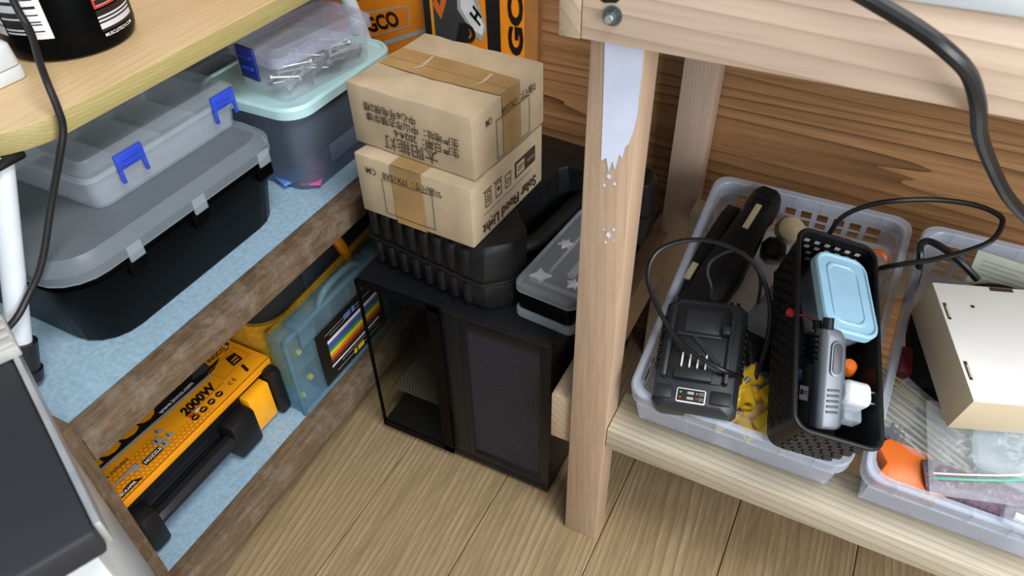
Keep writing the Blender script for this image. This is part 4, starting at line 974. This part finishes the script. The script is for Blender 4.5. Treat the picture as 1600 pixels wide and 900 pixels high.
# mint lidded container in the tray
TM = Matrix.Translation((0.2125, 0.1300, 0.4700)) @ Euler((math.radians(15.5), math.radians(19.1), math.radians(26))).to_matrix().to_4x4()
tc_ = thing('food_container', 'small clear food container with mint lid in the black woven tray', 'container', M=TM)
tw, tl = 0.066, 0.103
MB().tub(tw * 0.92, tl * 0.94, 0.038, 0.014, 0.0015, 0.86, z0=-0.042).build('body', CLEARP, tc_)
MB().loft([[(x, y, z) for x, y in rr(tw - d, tl - d, 0.017 - d / 3, 8)] for z, d in ((-0.008, 0.003), (-0.008, 0.0), (0.001, 0.0), (0.003, 0.003), (0.003, 0.007), (0.0012, 0.009))]).build('lid', AQUA, tc_)
MB().loft([[(x, y, z) for x, y in rr(tw - d, tl - d, 0.012, 8)] for z, d in ((0.0012, 0.024), (0.0024, 0.026), (0.0024, 0.030), (0.0013, 0.032))]).build('lid_ridge', AQUA, tc_)

# ---------------------------------------------------------------- two way radio
RM = Matrix.Translation((0.2240, -0.0080, 0.4020)) @ Euler((math.radians(47.5), math.radians(9.6), math.radians(28.8))).to_matrix().to_4x4() @ Matrix.Scale(1.07, 4)
ra = thing('two_way_radio', 'grey handheld two way radio lying in the black woven tray', 'radio', M=RM)
MB().loft([[(x, y, z) for x, z in ((0.0, -0.004), (0.004, 0.0), (w_ - 0.006, 0.0), (w_, -0.006), (w_, -0.018), (0.0, -0.018))] for y, w_ in ((0.0, 0.024), (0.004, 0.028), (0.06, 0.028), (0.088, 0.026), (0.096, 0.020))]).build('front_shell', RADIOG, ra, bevel=0.002)
MB().loft([[(x, y, z) for x, z in ((0.0, -0.018), (0.027, -0.018), (0.026, -0.042), (0.002, -0.042))] for y in (0.001, 0.062)]).build('battery_pack', RADIOD, ra, bevel=0.003)
MB().box(0.002, 0.026, 0.064, 0.092, -0.040, -0.0182).build('upper_back', RADIOD, ra, bevel=0.003)
MB().loft([[(x, y, z) for x, y in rr(0.012, 0.034, 0.006, 5, 0.0135, 0.068)] for z in (-0.001, 0.0022)]).build('talk_button_frame', RADIOG, ra, bevel=0.0006)
MB().loft([[(x, y, z) for x, y in rr(0.009, 0.029, 0.0045, 5, 0.0135, 0.068)] for z in (0.0, 0.0032)]).build('talk_button', RADIOD, ra, bevel=0.0006)
for i in range(5):
    MB().box(0.007, 0.019, 0.016 + i * 0.0052, 0.0182 + i * 0.0052, -0.0005, 0.0012).build('grip_line', RADIOD, ra, bevel=0.0004)
    MB().box(-0.0012, 0.001, 0.066 + i * 0.0052, 0.0682 + i * 0.0052, -0.038, -0.006).build('grip_line', BLACK, ra, bevel=0.0004)
MB().tube([(0.008, 0.094, -0.009), (0.008, 0.107, -0.009)], 0.0052, 14).build('antenna_base', BLACK, ra)
MB().tube([(0.008, 0.094, -0.026), (0.008, 0.104, -0.026)], 0.0056, 14).build('volume_knob', BLACK, ra)
f = Face(ra, (-0.0004, 0.024, -0.037), (0, 0, 1), (0, 1, 0))
f.rect('sticker', 0.0, 0.0, 0.016, 0.014, PWHITE, 0.0002)
f.disc('sticker_mark', 0.0045, 0.008, 0.0030, NAVY, 0.0005); f.disc('sticker_mark', 0.004, 0.0090, 0.0016, PRED, 0.0008)
f.text('KTT', 0.0082, 0.006, 0.005, PBLACK, 0.0006, bold=0.02, sx=0.8)

# white plug adapter, orange knob, red lead
pm = Matrix.Translation((0.2485, 0.0420, 0.4130)) @ Euler((math.radians(20), math.radians(14), math.radians(20))).to_matrix().to_4x4()
pl = thing('plug_adapter', 'white two pin plug adapter beside the handheld radio', 'plug', M=pm)
MB().loft([[(x, y, z) for y, z in rr(0.026 * s, 0.032 * s, 0.008 * s, 5)] for x, s in ((-0.016, 0.8), (-0.012, 1.0), (0.008, 1.0), (0.011, 0.9))]).build('body', WHITE, pl, bevel=0.001)
for y in (-0.006, 0.0065):
    MB().box(0.0112, 0.026, y - 0.0008, y + 0.0008, 0.001, 0.007).build('prong', METAL, pl, bevel=0.0004)
    MB().box(0.011, 0.0125, y - 0.002, y + 0.002, -0.002, 0.010).build('prong_slot', PGREY, pl)
MB().box(-0.014, 0.006, -0.030, -0.013, -0.012, 0.006).build('socket_end', FROST, pl, bevel=0.003)
tag(MB().lathe([(0.001, 0.008), (0.006, 0.0075), (0.0085, 0.003), (0.0085, -0.008), (0.001, -0.008)], 16).build('orange_stopper', ORPL, M=at(0.218, 0.100, 0.036)), 'small orange cap between radio and white plug adapter', 'cap')
rl = thing('red_lead', 'red two wire lead with connector over the edge of the woven tray', 'cable', (0, 0, 0))
MB().tube(spline([(0.171, 0.093, 0.4535), (0.182, 0.098, 0.452), (0.192, 0.098, 0.444), (0.197, 0.090, 0.430), (0.198, 0.08, 0.418)]), 0.0011, 6).build('wire', REDPL, rl)
MB().box(-0.006, 0.005, -0.004, 0.004, -0.003, 0.003).build('connector', REDPL, rl, bevel=0.001, M=MX((0.167, 0.092, 0.4555), (10, -10, -15)))
for (x, y, z, m, n) in ((0.188, 0.062, -0.018, GREENZ, 'green connector block in the woven tray'), (0.176, 0.086, -0.010, BLUEP, 'blue connector block in the woven tray')):
    tag(MB().box(-0.008, 0.008, -0.006, 0.006, -0.004, 0.004).build('connector_block', m, bevel=0.001, M=at(x, y, z + 0.02, (0, 15, 30))), n, 'connector')

# orange ring in bag, back right of the first basket
rg = []
for k in range(24):
    a = 2 * math.pi * k / 24; rg.append((0.0125 * math.cos(a), 0.016 * math.sin(a), 0))
tag(MB().tube(rg + [rg[0]], 0.0045, 8).build('rubber_ring', ORPL, M=at(0.219, 0.282, -0.022, (50, 10, -10))), 'orange ring at the back right corner of the charger basket', 'ring')
tag(bagmesh(0.05, 0.09, 0.02, 21).build('plastic_bag', BAGCL, M=at(0.215, 0.265, -0.03, (20, 10, 10)), smooth=60), 'clear bag around the orange ring', 'bag')
tag(MB().prism(rr(0.03, 0.06, 0.006), -0.02, 0.0).build('black_clip', BLACK, bevel=0.003, M=at(0.219, 0.215, -0.03, (0, 0, 10))), 'black clip under the orange ring', 'clip')
tag(MB().tube(spline([(0.176, 0.252, 0.440), (0.186, 0.255, 0.481), (0.209, 0.258, 0.504), (0.236, 0.263, 0.516), (0.274, 0.277, 0.52), (0.313, 0.282, 0.522), (0.339, 0.276, 0.52), (0.345, 0.266, 0.516), (0.338, 0.241, 0.508), (0.318, 0.23, 0.494), (0.291, 0.22, 0.48), (0.262, 0.213, 0.468), (0.241, 0.222, 0.445), (0.236, 0.225, 0.42)]), 0.0031, 8).build('power_cable', RUBBER), 'black flex looping from the woven tray over both baskets', 'cable')
tag(MB().tube(spline([(0.12, -0.07, 0.862), (0.147, -0.062, 0.849), (0.158, -0.06, 0.844), (0.185, -0.06, 0.833), (0.206, -0.06, 0.822), (0.223, -0.05, 0.806), (0.237, -0.034, 0.78), (0.25, 0.0, 0.744), (0.272, 0.04, 0.701), (0.297, 0.07, 0.662), (0.325, 0.1, 0.628), (0.352, 0.12, 0.603), (0.42, 0.16, 0.55)]), 0.0052, 10).build('power_cable', RUBBER), 'thick black cable hanging down across the workbench beam', 'cable')

# ---------------------------------------------------------------- second basket
KM = Matrix.Translation((0.3480, 0.0480, 0.4515)) @ Euler((math.radians(9.6), math.radians(3.5), math.radians(22.6))).to_matrix().to_4x4()
kt = thing('cream_carton', 'cream card carton with slots lying on the right basket', 'box', M=KM)
kw, kl, kh = 0.19, 0.148, 0.054
MB().box(0, kw, 0, kl, -kh, -0.0015).build('carton_body', CREAM, kt, bevel=0.001)
MB().box(0.0, kw, 0.0, kl, -0.0015, 0.0).build('lid_panel', plain('cream_lit_top', '#f3f2ee', 0.7, noise=0.02, scale=12), kt, bevel=0.0006)  # top paler than the sides, its brightness put into the colour
f = Face(kt, (0, 0, 0), (1, 0, 0), (0, 1, 0))
for y in (0.024, 0.098):
    f.rect('lid_slot', 0.003, y, 0.0065, y + 0.022, INK); f.rect('slot_tab', 0.0045, y + 0.003, 0.0065, y + 0.018, CREAM, 0.0007)
f.disc('stain', 0.034, 0.118, 0.0022, INK, n=7)
f.rect('lid_slot', 0.060, kl - 0.006, 0.085, kl - 0.001, INK)
tag(MB().tube(spline([(0.288, 0.262, 0.38), (0.290, 0.262, 0.41), (0.284, 0.268, 0.445), (0.280, 0.277, 0.455), (0.286, 0.284, 0.459), (0.301, 0.281, 0.458), (0.325, 0.273, 0.45), (0.35, 0.272, 0.432)]), 0.0042, 8).build('black_strap', RUBBER), 'thick black strap over the rim between the two baskets', 'strap')
sp2 = thing('cable_spool', 'black wire spool behind the cream carton', 'spool', M=at(0.365, 0.236, -0.020, (0, 0, 0)))
MB().lathe([(0.018, 0.0), (0.060, 0.0), (0.062, 0.002), (0.060, 0.004), (0.018, 0.004)], 40).build('flange', SLATE, sp2)
MB().lathe([(0.020, -0.030), (0.050, -0.030), (0.050, -0.0005), (0.020, -0.0005)], 32).build('winding', BLACK, sp2)
for k in range(6):
    a = k * math.pi / 3; MB().tube([(0.02 * math.cos(a), 0.02 * math.sin(a), 0.0045), (0.056 * math.cos(a), 0.056 * math.sin(a), 0.0045)], 0.0015, 6).build('flange_spoke', PGREY, sp2)
cd = tag(MB().box(-0.06, 0.06, -0.022, 0.022, -0.001, 0.001).build('printed_card', plain('pale_green_card', '#c6d2c4', 0.6, noise=0.04), M=at(0.385, 0.31, -0.022, (15, 0, -6))), 'pale green printed card at the back of the right basket', 'card')
f = Face(cd, (-0.06, -0.022, 0.001), (1, 0, 0), (0, 1, 0))
for i in range(5): f.rect('small_print', 0.008, 0.008 + 0.006 * i, 0.05 + 0.008 * (i % 3), 0.0095 + 0.006 * i, PGREY)
# pale sticks
st = None
for i in range(18):
    a = Vector((0.272 + 0.002 * (i % 3), 0.148 - i * 0.0035, 0.369 - 0.0013 * i + 0.004 * (i % 2))); b = a + Vector((0.100, -0.062 + random.uniform(-.004, .004), 0.002 + random.uniform(-.002, .003)))
    d = b - a; M = Matrix.Translation(a) @ d.to_track_quat('X', 'Z').to_matrix().to_4x4()
    if st is None:
        st = MB().tube([(0, 0, 0), (0.03, 0, 0), (0.07, 0, 0), (d.length, 0, 0)], 0.0013, 6).build('cable_tie', STICK, M=M)
        tag(st, 'pale green plastic strip in the bundle left of the cream carton', 'strip', 'pale strips bundled beside the cream carton')
    else:
        q = st.copy(); COL.objects.link(q); q.matrix_basis = M
tag(bagmesh(0.09, 0.075, 0.024, 33).build('plastic_bag', BAGCL, M=at(0.305, 0.085, -0.018, (0, 0, -30)), smooth=60), 'clear sleeve around the bundle of pale strips', 'bag')
oc = thing('tubing_cutter', 'orange plastic hand tool in the front corner of right basket', 'tool', M=at(0.304, 0.032, -0.022, (0, 0, 4)))
MB().loft([[(x * 1.12, y, z) for x, y in ((-0.026, -0.020), (-0.010, -0.022), (0.034, -0.022), (0.036, 0.018), (-0.020, 0.026), (-0.030, 0.016), (-0.019, -0.002))] for z in (-0.022, 0.012)]).build('body', ORPL, oc, bevel=0.0016, smooth=25)
MB().box(-0.026, 0.018, 0.026, 0.046, -0.02, 0.006).build('grip', BLACK, oc, bevel=0.005)
for i in range(6): MB().box(-0.022 + i * 0.0065, -0.0185 + i * 0.0065, 0.025, 0.047, 0.0055, 0.0085).build('grip_ridge', BLACK, oc, bevel=0.0006)
pm_ = thing('mesh_roll', 'purple grey mesh roll at the front of right basket', 'roll', M=at(0.372, 0.026, -0.022, (0, 0, -4)))
MB().tube([(-0.05, 0, 0), (-0.04, 0.004, 0.003), (0.0, 0.006, 0.005), (0.05, 0.003, 0.004), (0.06, 0, 0)], 0.021, 18).build('mesh_cloth', PURP, pm_)
MB().box(0.030, 0.06, -0.012, -0.006, 0.017, 0.0245).build('white_band', PWHITE, pm_)
tag(MB().loft([[(x, y, z) for x, y in ((-0.008, -0.012), (0.006, -0.016), (0.010, 0.012), (-0.004, 0.014))] for z in (-0.004, 0.004)]).build('orange_wedge', YCONN, bevel=0.002, M=at(0.330, 0.020, -0.018, (0, 0, -10))), 'yellow orange plastic wedge beside the orange tool', 'wedge')
zb = thing('zip_bag', 'clear zip bag with green seal line in front of the cream carton', 'bag', M=at(0.378, 0.067, 0.014, (4, -2, 13)))
bagmesh(0.135, 0.10, 0.024, 41, 26, 20, 0.004).build('bag_film', BAGCL, zb, smooth=60)
MB().tube(spline([(-0.066, -0.036, 0.010), (-0.03, -0.034, 0.016), (0.01, -0.028, 0.018), (0.066, -0.012, 0.016)]), 0.0011, 6).build('zip_seal', GREENZ, zb)
MB().tube(spline([(-0.066, -0.031, 0.010), (-0.03, -0.029, 0.016), (0.01, -0.023, 0.018), (0.066, -0.007, 0.016)]), 0.0009, 6).build('zip_seal', PWHITE, zb)
tag(MB().prism(rr(0.09, 0.05, 0.014), -0.012, 0.006).build('grey_pouch', plain('grey_blue_pouch', '#8fa0a6', 0.35, noise=0.12, scale=40), bevel=0.006, M=at(0.395, 0.075, 0.006, (4, 0, 8))), 'grey blue pouch inside the zip bag', 'pouch')
tag(MB().box(-0.010, 0.008, -0.018, 0.018, -0.01, 0.01).build('red_grip', MAROON, bevel=0.004, M=at(0.2815, 0.170, -0.042, (0, 0, 8))), 'dark red grip between the strips and the cream carton', 'grip')
tag(MB().prism(rr(0.035, 0.10, 0.01), -0.05, -0.012).build('black_pouch', SOFTBLK, bevel=0.008, M=at(0.300, 0.20, -0.02, (0, 0, 10))), 'black pouch deep in the right basket', 'pouch')
tag(MB().prism(rr(0.10, 0.11, 0.02), -0.055, -0.02).build('dark_pouch', SOFTBLK, bevel=0.008, M=at(0.36, 0.12, -0.028, (0, 0, 0))), 'dark pouch under the cream carton', 'pouch')
tag(MB().box(-0.02, 0.02, -0.012, 0.012, -0.006, 0.006).build('clear_case', FROST, bevel=0.003, M=at(0.410, 0.012, 0.0, (0, 0, -4))), 'clear plastic case at the far right of the front rim', 'case')
